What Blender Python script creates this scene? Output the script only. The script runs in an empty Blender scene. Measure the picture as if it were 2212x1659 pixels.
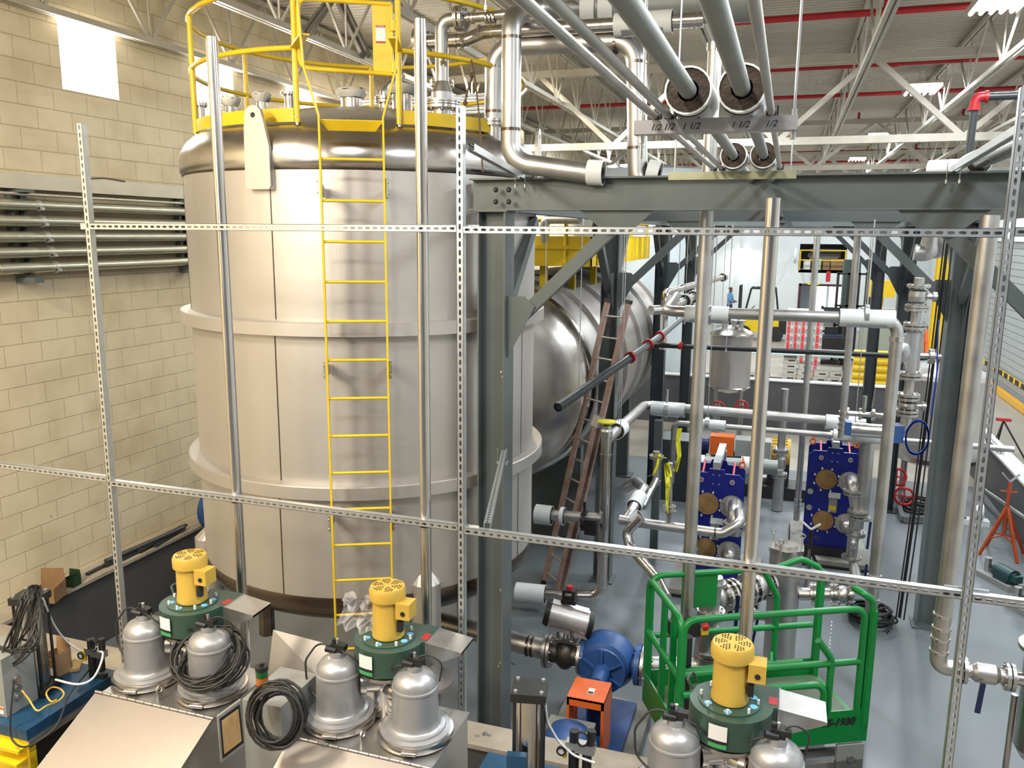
import bpy, math, random
from mathutils import Vector as V, Matrix, Quaternion
random.seed(7)
PI=math.pi; S=bpy.context.scene; COL=S.collection
# ---------------------------------------------------------------- camera
F=1765.; CX=1106.; CY=829.5; CAM=V((0,0,5.0))
R=((0.94815798,0.06472844,-0.3111377),(0.31769698,-0.16820528,0.93315359),(0.00806657,-0.98362453,-0.1800492))
def at(px,py,X=None,Y=None,Z=None):
    c=((px-CX)/F,(py-CY)/F,1.)
    d=V([sum(R[i][j]*c[j] for j in range(3)) for i in range(3)])
    t=(X-CAM.x)/d.x if X is not None else (Y-CAM.y)/d.y if Y is not None else (Z-CAM.z)/d.z
    return CAM+d*t
cd=bpy.data.cameras.new('camera'); cam=bpy.data.objects.new('camera',cd); COL.objects.link(cam)
cd.sensor_width=36; cd.lens=F/2212*36; cd.clip_start=.05; cd.clip_end=200
cam.matrix_world=Matrix([[R[i][0],-R[i][1],-R[i][2],CAM[i]] for i in range(3)]+[[0,0,0,1]])
S.camera=cam
# ---------------------------------------------------------------- materials
MC={}
def mat(name,col,metal=0.,rough=.5,var=0.,vs=4.,bump=0.,bs=60.,coat=0.,emit=0.,stretch=None,col2=None,alpha=1.,trans=0.,rv=0.):
    m=bpy.data.materials.new(name); m.use_nodes=True; N=m.node_tree.nodes; L=m.node_tree.links
    b=N['Principled BSDF']; c=(*col,1)
    b.inputs['Base Color'].default_value=c; b.inputs['Metallic'].default_value=metal; b.inputs['Roughness'].default_value=rough
    if coat: b.inputs['Coat Weight'].default_value=coat; b.inputs['Coat Roughness'].default_value=.12
    if alpha<1: b.inputs['Alpha'].default_value=alpha
    if trans: b.inputs['Transmission Weight'].default_value=trans
    if emit: b.inputs['Emission Color'].default_value=c; b.inputs['Emission Strength'].default_value=emit
    tc=N.new('ShaderNodeTexCoord'); mp=N.new('ShaderNodeMapping'); L.new(tc.outputs['Object'],mp.inputs['Vector'])
    if stretch: mp.inputs['Scale'].default_value=stretch
    if var or rv:
        n=N.new('ShaderNodeTexNoise'); n.inputs['Scale'].default_value=vs; n.inputs['Detail'].default_value=3; n.inputs['Roughness'].default_value=.5
        L.new(mp.outputs['Vector'],n.inputs['Vector'])
        r=N.new('ShaderNodeValToRGB'); r.color_ramp.elements[0].position=.22; r.color_ramp.elements[1].position=.78
        lo=col2 if col2 else [x*(1-var) for x in col]
        hi=col if col2 else [min(1,x*(1+var*.6)) for x in col]
        r.color_ramp.elements[0].color=(*lo,1); r.color_ramp.elements[1].color=(*hi,1)
        L.new(n.outputs['Fac'],r.inputs['Fac'])
        if var: L.new(r.outputs['Color'],b.inputs['Base Color'])
        if rv:
            q=N.new('ShaderNodeMapRange'); q.inputs['To Min'].default_value=max(.02,rough-rv); q.inputs['To Max'].default_value=min(1,rough+rv)
            q.inputs['From Min'].default_value=.2; q.inputs['From Max'].default_value=.8
            L.new(n.outputs['Fac'],q.inputs['Value']); L.new(q.outputs['Result'],b.inputs['Roughness'])
    if bump:
        n2=N.new('ShaderNodeTexNoise'); n2.inputs['Scale'].default_value=bs; n2.inputs['Detail'].default_value=3
        L.new(mp.outputs['Vector'],n2.inputs['Vector'])
        u=N.new('ShaderNodeBump'); u.inputs['Strength'].default_value=bump; u.inputs['Distance'].default_value=.01
        L.new(n2.outputs['Fac'],u.inputs['Height']); L.new(u.outputs['Normal'],b.inputs['Normal'])
    MC[name]=m; return m
SS=mat('stainless pipe',(.66,.63,.60),1,.24,.12,3,stretch=(6,6,.5),rv=.08)
SSD=mat('stainless dull pipe',(.52,.51,.495),1,.42,.18,5,rv=.08)
TANK=mat('stainless tank sheet',(.57,.54,.515),.72,.46,.13,.9,.05,30,stretch=(1.5,1.5,.35),rv=.06)
TANKW=mat('polished stainless',(.60,.57,.54),1,.25,.18,3,rv=.08)
TDARK=mat('heat tinted stainless',(.17,.15,.135),.9,.32,.35,3,stretch=(.4,.4,4),col2=(.10,.06,.035))
GALV=mat('galvanised steel',(.60,.62,.63),.85,.36,.12,18)
EMT=mat('galvanised conduit',(.56,.56,.47),.85,.33,.1,6)
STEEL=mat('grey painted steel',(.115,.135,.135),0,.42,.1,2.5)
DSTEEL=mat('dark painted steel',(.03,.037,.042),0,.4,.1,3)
YEL=mat('safety yellow paint',(.80,.55,.015),0,.35,.08,8)
GRN=mat('green lift paint',(.004,.20,.04),0,.33,.12,5)
GRND=mat('green scuffed deck',(.05,.15,.07),0,.55,.4,5,col2=(.13,.11,.09))
DGREEN=mat('dark green enamel',(.035,.075,.055),0,.35,.1,6)
MYEL=mat('motor yellow enamel',(.56,.365,.06),0,.38,.1,9)
BLUE=mat('deep blue enamel',(.006,.012,.20),0,.35,.1,6)
PBLUE=mat('pump blue enamel',(.03,.09,.27),0,.4,.2,9)
TBLUE=mat('teal blue paint',(.01,.055,.12),0,.4,.15,7)
SILV=mat('silver enamel',(.42,.42,.43),.55,.38,.08,12,.04,200)
BLK=mat('black rubber',(.012,.012,.013),0,.5,.2,10)
BLKM=mat('black plate',(.02,.02,.021),.2,.4)
CABM=mat('grey cable jacket',(.024,.023,.022),0,.5)
ORG=mat('orange guard paint',(.75,.13,.015),0,.42,.12,8)
ORG2=mat('rust orange paint',(.42,.075,.02),0,.5,.25,9)
RED=mat('sprinkler red',(.42,.012,.02),0,.45,.15,8)
REDB=mat('bright red',(.48,.02,.02),0,.4)
WHT=mat('white jacket',(.72,.75,.75),0,.5,.05,10)
PVC=mat('pale grey pipe coat',(.25,.27,.26),.2,.45,.15,6)
BRN=mat('brown insulation',(.055,.038,.028),0,.9,.5,30,.5,80)
CONC=mat('tan concrete',(.42,.37,.30),0,.85,.25,4,.25,40)
CONCG=mat('containment grey paint',(.085,.085,.092),0,.5,.15,2)
CONCB=mat('light grey pad',(.28,.27,.24),0,.8,.25,5,.2,40)
CARD=mat('cardboard',(.32,.19,.09),0,.8,.15,8)
CARDW=mat('white carton',(.62,.60,.56),0,.7,.08,8)
CARDR=mat('red carton',(.60,.05,.06),0,.6,.1,8)
WOODM=mat('pine board',(.55,.37,.17),0,.7,.2,10,stretch=(1,8,1))
GASK=mat('brown port cover',(.33,.19,.07),0,.8,.35,12)
PINK=mat('red threaded rod sleeve',(.62,.13,.13),.1,.4,.15,20)
TYEL=mat('caution tape yellow',(.85,.80,.03),0,.45)
TRIMW=mat('cream roof steel',(.52,.485,.41),0,.5,.12,6)
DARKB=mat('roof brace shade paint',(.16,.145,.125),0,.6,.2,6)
WWALL=mat('white wall paint',(.72,.76,.77),0,.6,.05,1.5)
LADR=mat('weathered fibreglass',(.47,.36,.31),0,.6,.45,7,col2=(.33,.18,.14))
GRYB=mat('light grey enclosure',(.28,.29,.28),.1,.45,.05,5)
PANE=mat('daylight glazing',(1,.99,.95),0,.3,emit=9)
LAMP=mat('fluorescent tube',(.93,.96,1),0,.3,emit=16)
PLAST=mat('clear bag plastic',(.8,.8,.82),0,.15,alpha=.35)
TUBEW=mat('white air hose',(.7,.72,.72),0,.4)
ROPE=mat('brown rope',(.13,.08,.05),0,.9,.3,60)
GLAS=mat('green lens',(.01,.10,.03),0,.2); AMB=mat('amber lens',(.45,.12,.01),0,.2); REDL=mat('red lens',(.22,.01,.01),0,.2)
BHOSE=mat('blue hose',(.01,.06,.5),0,.4)
SKIN=mat('skin',(.10,.05,.035),0,.6); SHIRT=mat('blue shirt',(.10,.28,.60),0,.8); PANT=mat('dark trousers',(.02,.02,.03),0,.8)
INK=mat('black ink',(.01,.01,.01),0,.5); WPAP=mat('paper label',(.8,.8,.78),0,.6)
SKYB=mat('bright outside view',(.9,.95,1),0,.5,emit=2.5)
PALLET=mat('tank lining white',(.60,.67,.70),.2,.35,.08,3)
FLOORC=mat('bare concrete floor',(.33,.30,.25),0,.45,.18,1.2,.08,30,rv=.1)
FLOORE=mat('grey epoxy floor',(.17,.19,.205),0,.30,.10,.5,.03,8,rv=.06,coat=.2)
def nodes(m): return m.node_tree.nodes,m.node_tree.links
def blockwall():
    m=mat('painted block wall',(.62,.52,.36),0,.62); N,L=nodes(m); b=N['Principled BSDF']
    tc=N.new('ShaderNodeTexCoord'); sx=N.new('ShaderNodeSeparateXYZ'); cb=N.new('ShaderNodeCombineXYZ')
    L.new(tc.outputs['Object'],sx.inputs[0]); L.new(sx.outputs['Y'],cb.inputs['X']); L.new(sx.outputs['Z'],cb.inputs['Y'])
    br=N.new('ShaderNodeTexBrick'); L.new(cb.outputs[0],br.inputs['Vector'])
    br.inputs['Scale'].default_value=1; br.inputs['Brick Width'].default_value=.47; br.inputs['Row Height'].default_value=.235
    br.inputs['Mortar Size'].default_value=.006; br.inputs['Mortar Smooth'].default_value=.6
    br.inputs['Color1'].default_value=(.80,.70,.50,1); br.inputs['Color2'].default_value=(.82,.72,.52,1); br.inputs['Mortar'].default_value=(.64,.54,.38,1)
    n=N.new('ShaderNodeTexNoise'); n.inputs['Scale'].default_value=2.2; n.inputs['Detail'].default_value=8; L.new(tc.outputs['Object'],n.inputs['Vector'])
    r=N.new('ShaderNodeValToRGB'); r.color_ramp.elements[0].position=.35; r.color_ramp.elements[0].color=(.86,.84,.80,1); r.color_ramp.elements[1].position=.6; r.color_ramp.elements[1].color=(1,1,1,1)
    L.new(n.outputs['Fac'],r.inputs['Fac'])
    mx=N.new('ShaderNodeMix'); mx.data_type='RGBA'; mx.blend_type='MULTIPLY'; mx.inputs['Factor'].default_value=1
    L.new(br.outputs['Color'],mx.inputs['A']); L.new(r.outputs['Color'],mx.inputs['B'])
    n3=N.new('ShaderNodeTexNoise'); n3.inputs['Scale'].default_value=5.5; n3.inputs['Detail'].default_value=6; n3.inputs['Roughness'].default_value=.7; L.new(tc.outputs['Object'],n3.inputs['Vector'])
    r3=N.new('ShaderNodeValToRGB'); r3.color_ramp.elements[0].position=.685; r3.color_ramp.elements[0].color=(1,1,1,1); r3.color_ramp.elements[1].position=.72; r3.color_ramp.elements[1].color=(.62,.56,.46,1); L.new(n3.outputs['Fac'],r3.inputs['Fac'])
    m3=N.new('ShaderNodeMix'); m3.data_type='RGBA'; m3.blend_type='MULTIPLY'; m3.inputs['Factor'].default_value=1
    L.new(mx.outputs['Result'],m3.inputs['A']); L.new(r3.outputs['Color'],m3.inputs['B']); L.new(m3.outputs['Result'],b.inputs['Base Color'])
    u=N.new('ShaderNodeBump'); u.inputs['Strength'].default_value=.7; u.inputs['Distance'].default_value=.012; u.invert=True
    L.new(br.outputs['Fac'],u.inputs['Height']); L.new(u.outputs['Normal'],b.inputs['Normal'])
    return m
BLOCK=blockwall()
DECK=mat('ceiling deck paint',(.50,.455,.38),0,.6,.12,2,stretch=(.6,6,1))
# ---------------------------------------------------------------- mesh builder
def frame(ax):
    a=V(ax).normalized(); h=V((0,0,1)) if abs(a.z)<.9 else V((1,0,0)); u=a.cross(h).normalized(); return u,a.cross(u).normalized(),a
class B:
    def __init__(s,T=None): s.v=[];s.f=[];s.s=[];s.T=T
    def add(s,vs,fs,sm=False):
        o=len(s.v)
        for p in vs: s.v.append((s.T@V(p)) if s.T else V(p))
        for q in fs: s.f.append([o+i for i in q]); s.s.append(sm)
        return s
    def box(s,x0,x1,y0,y1,z0,z1):
        return s.add([(x,y,z) for z in (z0,z1) for y in (y0,y1) for x in (x0,x1)],[(0,2,3,1),(4,5,7,6),(0,1,5,4),(2,6,7,3),(0,4,6,2),(1,3,7,5)])
    def cb(s,c,sz): return s.box(c[0]-sz[0]/2,c[0]+sz[0]/2,c[1]-sz[1]/2,c[1]+sz[1]/2,c[2]-sz[2]/2,c[2]+sz[2]/2)
    def bar(s,p0,p1,w,h,up=(0,0,1)):
        p0=V(p0);p1=V(p1);a=(p1-p0).normalized();up=V(up)
        if abs(a.dot(up))>.98: up=V((0,1,0))
        u=a.cross(up).normalized();n=u.cross(a)
        vs=[p+u*i*w/2+n*j*h/2 for p in (p0,p1) for j in (-1,1) for i in (-1,1)]
        return s.add(vs,[(0,1,3,2),(4,6,7,5),(0,4,5,1),(2,3,7,6),(0,2,6,4),(1,5,7,3)])
    def cyl(s,p0,p1,r,r1=None,n=14,cap=True):
        p0=V(p0);p1=V(p1);r1=r if r1 is None else r1;u,w,a=frame(p1-p0)
        vs=[p+(u*math.cos(2*PI*i/n)+w*math.sin(2*PI*i/n))*q for p,q in ((p0,r),(p1,r1)) for i in range(n)]
        s.add(vs,[(i,(i+1)%n,n+(i+1)%n,n+i) for i in range(n)],True)
        if cap: s.add(vs,[tuple(range(n-1,-1,-1)),tuple(range(n,2*n))])
        return s
    def ring(s,p0,p1,ro,ri,n=20):
        p0=V(p0);p1=V(p1);u,w,a=frame(p1-p0)
        d=[u*math.cos(2*PI*i/n)+w*math.sin(2*PI*i/n) for i in range(n)]
        vs=[p0+q*ro for q in d]+[p1+q*ro for q in d]+[p1+q*ri for q in d]+[p0+q*ri for q in d]
        for k,sm in ((0,1),(1,0),(2,1),(3,0)):
            s.add(vs,[(k*n+i,k*n+(i+1)%n,((k+1)%4)*n+(i+1)%n,((k+1)%4)*n+i) for i in range(n)],bool(sm))
        return s
    def tube(s,pts,r,n=8,cap=True,closed=False):
        pts=[V(p) for p in pts]; P=[pts[0]]
        for p in pts[1:]:
            if (p-P[-1]).length>1e-5: P.append(p)
        m=len(P); rr=r if isinstance(r,(list,tuple)) else [r]*m
        u=None; vs=[]
        for i,p in enumerate(P):
            if closed: t=(P[(i+1)%m]-P[i-1]).normalized()
            else: t=((P[min(i+1,m-1)]-p).normalized()+(p-P[max(i-1,0)]).normalized()).normalized()
            if u is None: u,_,_=frame(t)
            u=(u-t*u.dot(t)).normalized(); w=t.cross(u)
            for k in range(n): vs.append(p+(u*math.cos(2*PI*k/n)+w*math.sin(2*PI*k/n))*rr[min(i,len(rr)-1)])
        fs=[(i*n+k,i*n+(k+1)%n,(i+1)*n+(k+1)%n,(i+1)*n+k) for i in range(m-1) for k in range(n)]
        if closed: fs+=[((m-1)*n+k,(m-1)*n+(k+1)%n,(k+1)%n,k) for k in range(n)]
        s.add(vs,fs,True)
        if cap and not closed: s.add(vs,[tuple(range(n-1,-1,-1)),tuple(range((m-1)*n,m*n))])
        return s
    def lathe(s,prof,o=(0,0,0),ax=(0,0,1),n=24,a0=0,a1=2*PI):
        o=V(o);u,w,a=frame(ax); full=abs(a1-a0-2*PI)<1e-6; m=n if full else n+1
        if a.z>.99: u,w=V((1,0,0)),V((0,1,0))
        for (r0,z0),(r1,z1) in zip(prof[:-1],prof[1:]):
            vs=[o+a*z+(u*math.cos(a0+(a1-a0)*i/n)+w*math.sin(a0+(a1-a0)*i/n))*r for r,z in ((r0,z0),(r1,z1)) for i in range(m)]
            s.add(vs,[(i,(i+1)%m,m+(i+1)%m,m+i) for i in range(n)],True)
        return s
    def slathe(s,prof,o=(0,0,0),ax=(0,0,1),n=32,a0=0,a1=2*PI):
        o=V(o);u,w,a=frame(ax); full=abs(a1-a0-2*PI)<1e-6; m=n if full else n+1
        if a.z>.99: u,w=V((1,0,0)),V((0,1,0))
        segs=[[prof[0]]]
        for k in range(1,len(prof)):
            segs[-1].append(prof[k])
            if k<len(prof)-1:
                d0=V((prof[k][0]-prof[k-1][0],prof[k][1]-prof[k-1][1])); d1=V((prof[k+1][0]-prof[k][0],prof[k+1][1]-prof[k][1]))
                if d0.length>1e-9 and d1.length>1e-9 and d0.angle(d1)>.62: segs.append([prof[k]])
        if len(segs)>1:
            for q in segs: s.slathe(q,o,ax,n,a0,a1)
            return s
        vs=[o+a*z+(u*math.cos(a0+(a1-a0)*i/n)+w*math.sin(a0+(a1-a0)*i/n))*max(r,1e-4) for r,z in prof for i in range(m)]
        return s.add(vs,[(j*m+i,j*m+(i+1)%m,(j+1)*m+(i+1)%m,(j+1)*m+i) for j in range(len(prof)-1) for i in range(n)],True)
    def sph(s,c,r,sc=(1,1,1),n=12):
        vs=[];c=V(c);h=n//2
        for j in range(h+1):
            t=PI*j/h
            for i in range(n): vs.append(c+V((r*sc[0]*math.sin(t)*math.cos(2*PI*i/n),r*sc[1]*math.sin(t)*math.sin(2*PI*i/n),r*sc[2]*math.cos(t))))
        return s.add(vs,[(j*n+i,(j+1)*n+i,(j+1)*n+(i+1)%n,j*n+(i+1)%n) for j in range(h) for i in range(n)],True)
    def prism(s,poly,d0,d1,o=(0,0,0),u=(1,0,0),w=(0,0,1)):
        o=V(o);u=V(u);w=V(w);nn=u.cross(w);m=len(poly)
        vs=[o+u*x+w*y+nn*d for d in (d0,d1) for x,y in poly]
        return s.add(vs,[tuple(range(m-1,-1,-1)),tuple(range(m,2*m))]+[(i,(i+1)%m,m+(i+1)%m,m+i) for i in range(m)])
    def flange(s,c,ax,r,t,nb=8,b=None,hub=0):
        c=V(c);u,w,a=frame(ax); s.cyl(c-a*t/2,c+a*t/2,r,n=22)
        b=b or r*.09
        for i in range(nb):
            p=c+(u*math.cos(2*PI*(i+.5)/nb)+w*math.sin(2*PI*(i+.5)/nb))*r*.8
            s.cyl(p-a*(t*.5+b*1.3),p+a*(t*.5+b*1.3),b,n=6)
        return s
    def ibeam(s,p0,p1,h,w,up=(0,0,1),tf=.014,tw=.01):
        p0=V(p0);p1=V(p1);a=(p1-p0).normalized();up=V(up);u=a.cross(up).normalized();n=u.cross(a)
        for sg in (-1,1):
            o=n*(sg*(h/2-tf/2)); s.bar(p0+o,p1+o,w,tf,n)
        s.bar(p0,p1,tw,h-2*tf,n); return s
    def pan(s,o,u,w): # thin quad sheet given origin and two edge vectors
        o=V(o);u=V(u);w=V(w);k=u.cross(w).normalized()*.002
        vs=[o,o+u,o+u+w,o+w]; vs=vs+[p+k for p in vs]
        return s.add(vs,[(3,2,1,0),(4,5,6,7),(0,1,5,4),(1,2,6,5),(2,3,7,6),(3,0,4,7)])
LOC={}
def tag(o,label=None,cat=None,group=None,kind=None):
    if label: o['label']=label
    if cat: o['category']=cat
    if group: o['group']=group
    if kind: o['kind']=kind
    return o
def thing(name,label,cat,loc=(0,0,0),group=None):
    o=bpy.data.objects.new(name,None); COL.objects.link(o); o.location=loc; o.empty_display_size=.05
    LOC[o.name]=V(loc); return tag(o,label,cat,group)
def obj(name,b,m,parent=None,label=None):
    """one mesh object; parent given: a part (vertices are stored relative to the thing's base)"""
    off=LOC.get(parent.name,V((0,0,0))) if parent else V((0,0,0))
    me=bpy.data.meshes.new(name)
    me.from_pydata([tuple(p-off) for p in b.v],[],b.f); me.polygons.foreach_set('use_smooth',b.s)
    me.materials.append(m); me.validate()
    o=bpy.data.objects.new(name,me); COL.objects.link(o)
    if parent: o.parent=parent; LOC[o.name]=off
    if label: o['label']=label
    return o
def solo(name,b,m,label,cat,group=None):
    c=V((0,0,0)); lo=V([min(p[i] for p in b.v) for i in range(3)]); hi=V([max(p[i] for p in b.v) for i in range(3)])
    base=V(((lo.x+hi.x)/2,(lo.y+hi.y)/2,lo.z))
    for i in range(len(b.v)): b.v[i]=b.v[i]-base
    o=obj(name,b,m); o.location=base; LOC[o.name]=base
    for i in range(len(b.v)): b.v[i]=b.v[i]+base
    return tag(o,label,cat,group)
def struct(name,b,m): return tag(obj(name,b,m),kind='structure')
KIDS={}
def dup(root,d,label,group=None):
    r=root.copy(); COL.objects.link(r); r.location=root.location+V(d); r['label']=label
    if group: r['group']=group
    for ch in list(root.children):
        c=ch.copy(); COL.objects.link(c); c.parent=r
        for g in ch.children:
            k=g.copy(); COL.objects.link(k); k.parent=c
    LOC[r.name]=V(r.location); return r
def rnd(pts,br,n=6):
    """round the corners of a polyline with bends of radius br"""
    pts=[V(p) for p in pts]; out=[pts[0]]
    for i in range(1,len(pts)-1):
        a=(pts[i-1]-pts[i]);c=(pts[i+1]-pts[i]);la,lc=a.length,c.length;a.normalize();c.normalize()
        ang=a.angle(c)
        if ang>3.1: out.append(pts[i]); continue
        t=min(br/math.tan(ang/2),la*.49,lc*.49); r=t*math.tan(ang/2)
        ctr=pts[i]+(a+c).normalized()*(r/math.sin(ang/2)); s0=pts[i]+a*t-ctr; s1=pts[i]+c*t-ctr
        q=s0.rotation_difference(s1)
        for k in range(n+1): out.append(ctr+Quaternion().slerp(q,k/n)@s0)
    out.append(pts[-1]); return out
def smooth(pts,n=6):
    pts=[V(p) for p in pts]; out=[]
    for i in range(len(pts)-1):
        p0=pts[max(i-1,0)];p1=pts[i];p2=pts[i+1];p3=pts[min(i+2,len(pts)-1)]
        for k in range(n):
            t=k/n; out.append(.5*((2*p1)+(p2-p0)*t+(2*p0-5*p1+4*p2-p3)*t*t+(3*p1-p0-3*p2+p3)*t*t*t))
    out.append(pts[-1]); return out
def P(px,py,**k): return at(px,py,**k)
def text(body,size,loc,rot,m,parent,name='lettering',ext=.001,bold=0,shear=0):
    cu=bpy.data.curves.new(name,'FONT'); cu.body=body; cu.size=size; cu.extrude=ext; cu.align_x='CENTER'; cu.align_y='CENTER'; cu.offset=bold; cu.shear=shear
    tmp=bpy.data.objects.new('tmp',cu); COL.objects.link(tmp); dg=bpy.context.evaluated_depsgraph_get(); me=bpy.data.meshes.new_from_object(tmp.evaluated_get(dg)); bpy.data.objects.remove(tmp); bpy.data.curves.remove(cu)
    from mathutils import Euler
    off=LOC.get(parent.name,V((0,0,0))); me.transform(Matrix.Translation(V(loc)-off)@Euler(rot).to_matrix().to_4x4()); me.materials.clear(); me.materials.append(m); me.name=name
    o=bpy.data.objects.new(name,me); COL.objects.link(o); o.parent=parent; return o
def valve(b,c,ax,r,L):
    """ball valve body along ax with two flanges"""
    c=V(c);a=V(ax).normalized()
    b.lathe([(r*.6,-L/2),(r*.6,-L*.3),(r*.85,-L*.2),(r*.85,L*.2),(r*.6,L*.3),(r*.6,L/2)],c,a,18)
    for s_ in (-1,1): b.flange(c+a*s_*L*.45,a,r*1.15,L*.08,8); b.flange(c+a*s_*L*.56,a,r*1.15,L*.08,8)
    return b
# ================================================================ SETTING
XL,XR,YB,YF,ZC=-8.0,7.0,48.0,-5.0,8.5
struct('floor',B().box(XL-.3,XR+.3,YF,YB+3,-.1,0),FLOORC)
struct('floor',B().box(-7.7,4.0,5.9,18.2,0,.006),FLOORE)
# left wall with three window openings
wins=[(7.66,8.50),(9.95,10.77),(12.15,13.05)]; wz0,wz1=6.60,7.36
b=B(); y=YF
for y0,y1 in wins:
    b.box(XL-.25,XL,y,y0,0,ZC); b.box(XL-.25,XL,y0,y1,0,wz0); b.box(XL-.25,XL,y0,y1,wz1,ZC); y=y1
b.box(XL-.25,XL,y,YB,0,ZC); struct('wall_left',b,BLOCK)
for i,(y0,y1) in enumerate(wins):
    w=struct('window_%d'%(i+1),B().box(XL-.16,XL-.12,y0,y1,wz0,wz1),PANE)
# back wall with the dock opening (X -.2..2.9 wide doorway) and mezzanine opening
b=B()
dx0,dx1,dz=.75,3.05,2.35; mx0,mx1,mz0,mz1=.55,2.95,3.22,4.62
for x0,x1,z0,z1 in ((XL,mx0,0,ZC),(3.3,XR,0,ZC),(mx0,3.3,mz1,ZC),(mx0,3.3,dz,mz0),(mx0,dx0,0,dz),(dx1,3.3,0,dz),(mx1,3.3,mz0,mz1)): b.box(x0,x1,YB,YB+.3,z0,z1)
struct('wall_back',b,WWALL)
b=B(); b.box(dx0-.12,dx0,YB-.08,YB,0,dz+.12); b.box(dx1,dx1+.12,YB-.08,YB,0,dz+.12); b.box(dx0-.12,dx1+.12,YB-.08,YB,dz,dz+.12)
struct('trim_1',b,mat('maroon frame paint',(.06,.01,.015),0,.5))
struct('wall_behind_dock',B().box(-2,5.5,YB+2.9,YB+3,0,5),mat('loading bay panel',(.55,.6,.62),0,.6))
struct('window_4',B().box(1.45,2.2,YB+2.85,YB+2.89,.7,2.2),SKYB)
struct('window_5',B().box(2.35,3.0,YB+2.85,YB+2.89,.7,2.2),SKYB)
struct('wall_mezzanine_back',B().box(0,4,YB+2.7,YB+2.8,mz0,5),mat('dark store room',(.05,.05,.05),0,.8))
struct('floor_mezzanine',B().box(mx0,mx1,YB,YB+2.7,mz0-.15,mz0),WWALL)
# right wall with roll-up door
ry0,ry1,rz=26.5,33.8,4.9
b=B()
b.box(XR,XR+.25,YF,ry0,0,ZC); b.box(XR,XR+.25,ry1,YB,0,ZC); b.box(XR,XR+.25,ry0,ry1,rz,ZC)
struct('wall_right',b,WWALL)
b=B()
for k in range(22): b.box(XR+.06,XR+.10,ry0,ry1,.02+k*.222,.02+k*.222+.205); 
b.box(XR+.10,XR+.12,ry0,ry1,0,rz)
struct('door_1',b,mat('roll up door slats',(.42,.45,.46),.2,.5))
b=B(); b.box(XR-.05,XR-.01,ry1,ry1+.25,0,rz+.2); b.box(XR-.05,XR-.01,ry0,ry1,rz,rz+.2)
struct('trim_2',b,WWALL)
# corrugated ceiling deck: ribs run across the hall
b=B(); prof=[]; y=YF
while y<YB:
    prof+= [(y,ZC),(y+.09,ZC),(y+.105,ZC+.035),(y+.135,ZC+.035)]; y+=.15
vs=[(x,yy,zz) for x in (XL-.2,XR+.2) for yy,zz in prof]; m=len(prof)
b.add(vs,[(i,m+i,m+i+1,i+1) for i in range(m-1)]); struct('ceiling',b,DECK)
# containment kerbs
struct('wall_containment_left',B().box(-8,-7.7,5.65,24,0,.86),CONCG)
struct('trim_3',B().box(-8,-7.66,5.65,24,.86,.9),CONC)
struct('wall_containment_front',B().box(-7.7,3.2,5.66,5.91,0,.86),CONCG)
struct('trim_4',B().box(-7.7,3.2,5.63,5.93,.86,.9),CONC)
struct('wall_containment_back',B().box(-7.7,4.2,22,22.25,0,1.3),CONCG)
struct('trim_5',B().box(-7.7,4.2,21.97,22.28,1.3,1.33),WHT)
struct('wall_containment_right',B().box(4.0,4.25,7.5,22,0,.93),CONCG)
struct('trim_6',B().box(3.97,4.28,7.5,22,.93,.97),WHT)

# ================================================================ ROOF STEEL
def joist(x,z0,z1,y0,y1,label,ph=0,step=1.62,group=None,ch=.06):
    t=thing('roof_joist',label,'roof joist',(x,y0,z0),group)
    b=B(); 
    for s_ in (-1,1): b.bar((x+s_*.035,y0,z0),(x+s_*.035,y1,z0),.045,ch)
    obj('bottom_chord',b,TRIMW,t)
    b=B()
    for s_ in (-1,1): b.bar((x+s_*.035,y0,z1),(x+s_*.035,y1,z1),.045,ch)
    obj('top_chord',b,TRIMW,t)
    b=B(); y=y0+ph; k=0
    while y+step/2<y1:
        b.bar((x,y,z0),(x,y+step/2,z1),.032,.032,(1,0,0)); b.bar((x,y+step/2,z1),(x,y+step,z0),.032,.032,(1,0,0)); b.bar((x,y,z0),(x,y,z1),.022,.022,(1,0,0)); y+=step
    tag(obj('web',b,TRIMW,t),kind='stuff'); return t
J=[(-7.88,7.38,'pale roof joist running against the block wall above the windows'),(-6.1,7.5,'roof joist passing over the yellow guardrail on the big tank'),
(-4.4,7.5,'roof joist passing behind the loop of stainless pipe over the tank'),(-2.7,7.55,'roof joist between the stainless pipe loop and the hanging pipe trapeze'),(-1.2,7.55,'roof joist just above the insulated pipe sleeves'),
(.9,7.5,'roof joist right of the hanging pipe trapeze, left of the lights'),(2.75,7.5,'roof joist just right of the row of ceiling lights'),(4.4,7.5,'second roof joist right of the row of ceiling lights'),(6.0,7.5,'roof joist nearest the roll-up door wall')]
for i,(x,z,l) in enumerate(J): joist(x,z,8.42,4.0 if i not in (0,1) else 2.5,YB-.3,l,ph=.2*i%1.1,ch=.07,step=1.62 if i<5 else 2.5)
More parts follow.
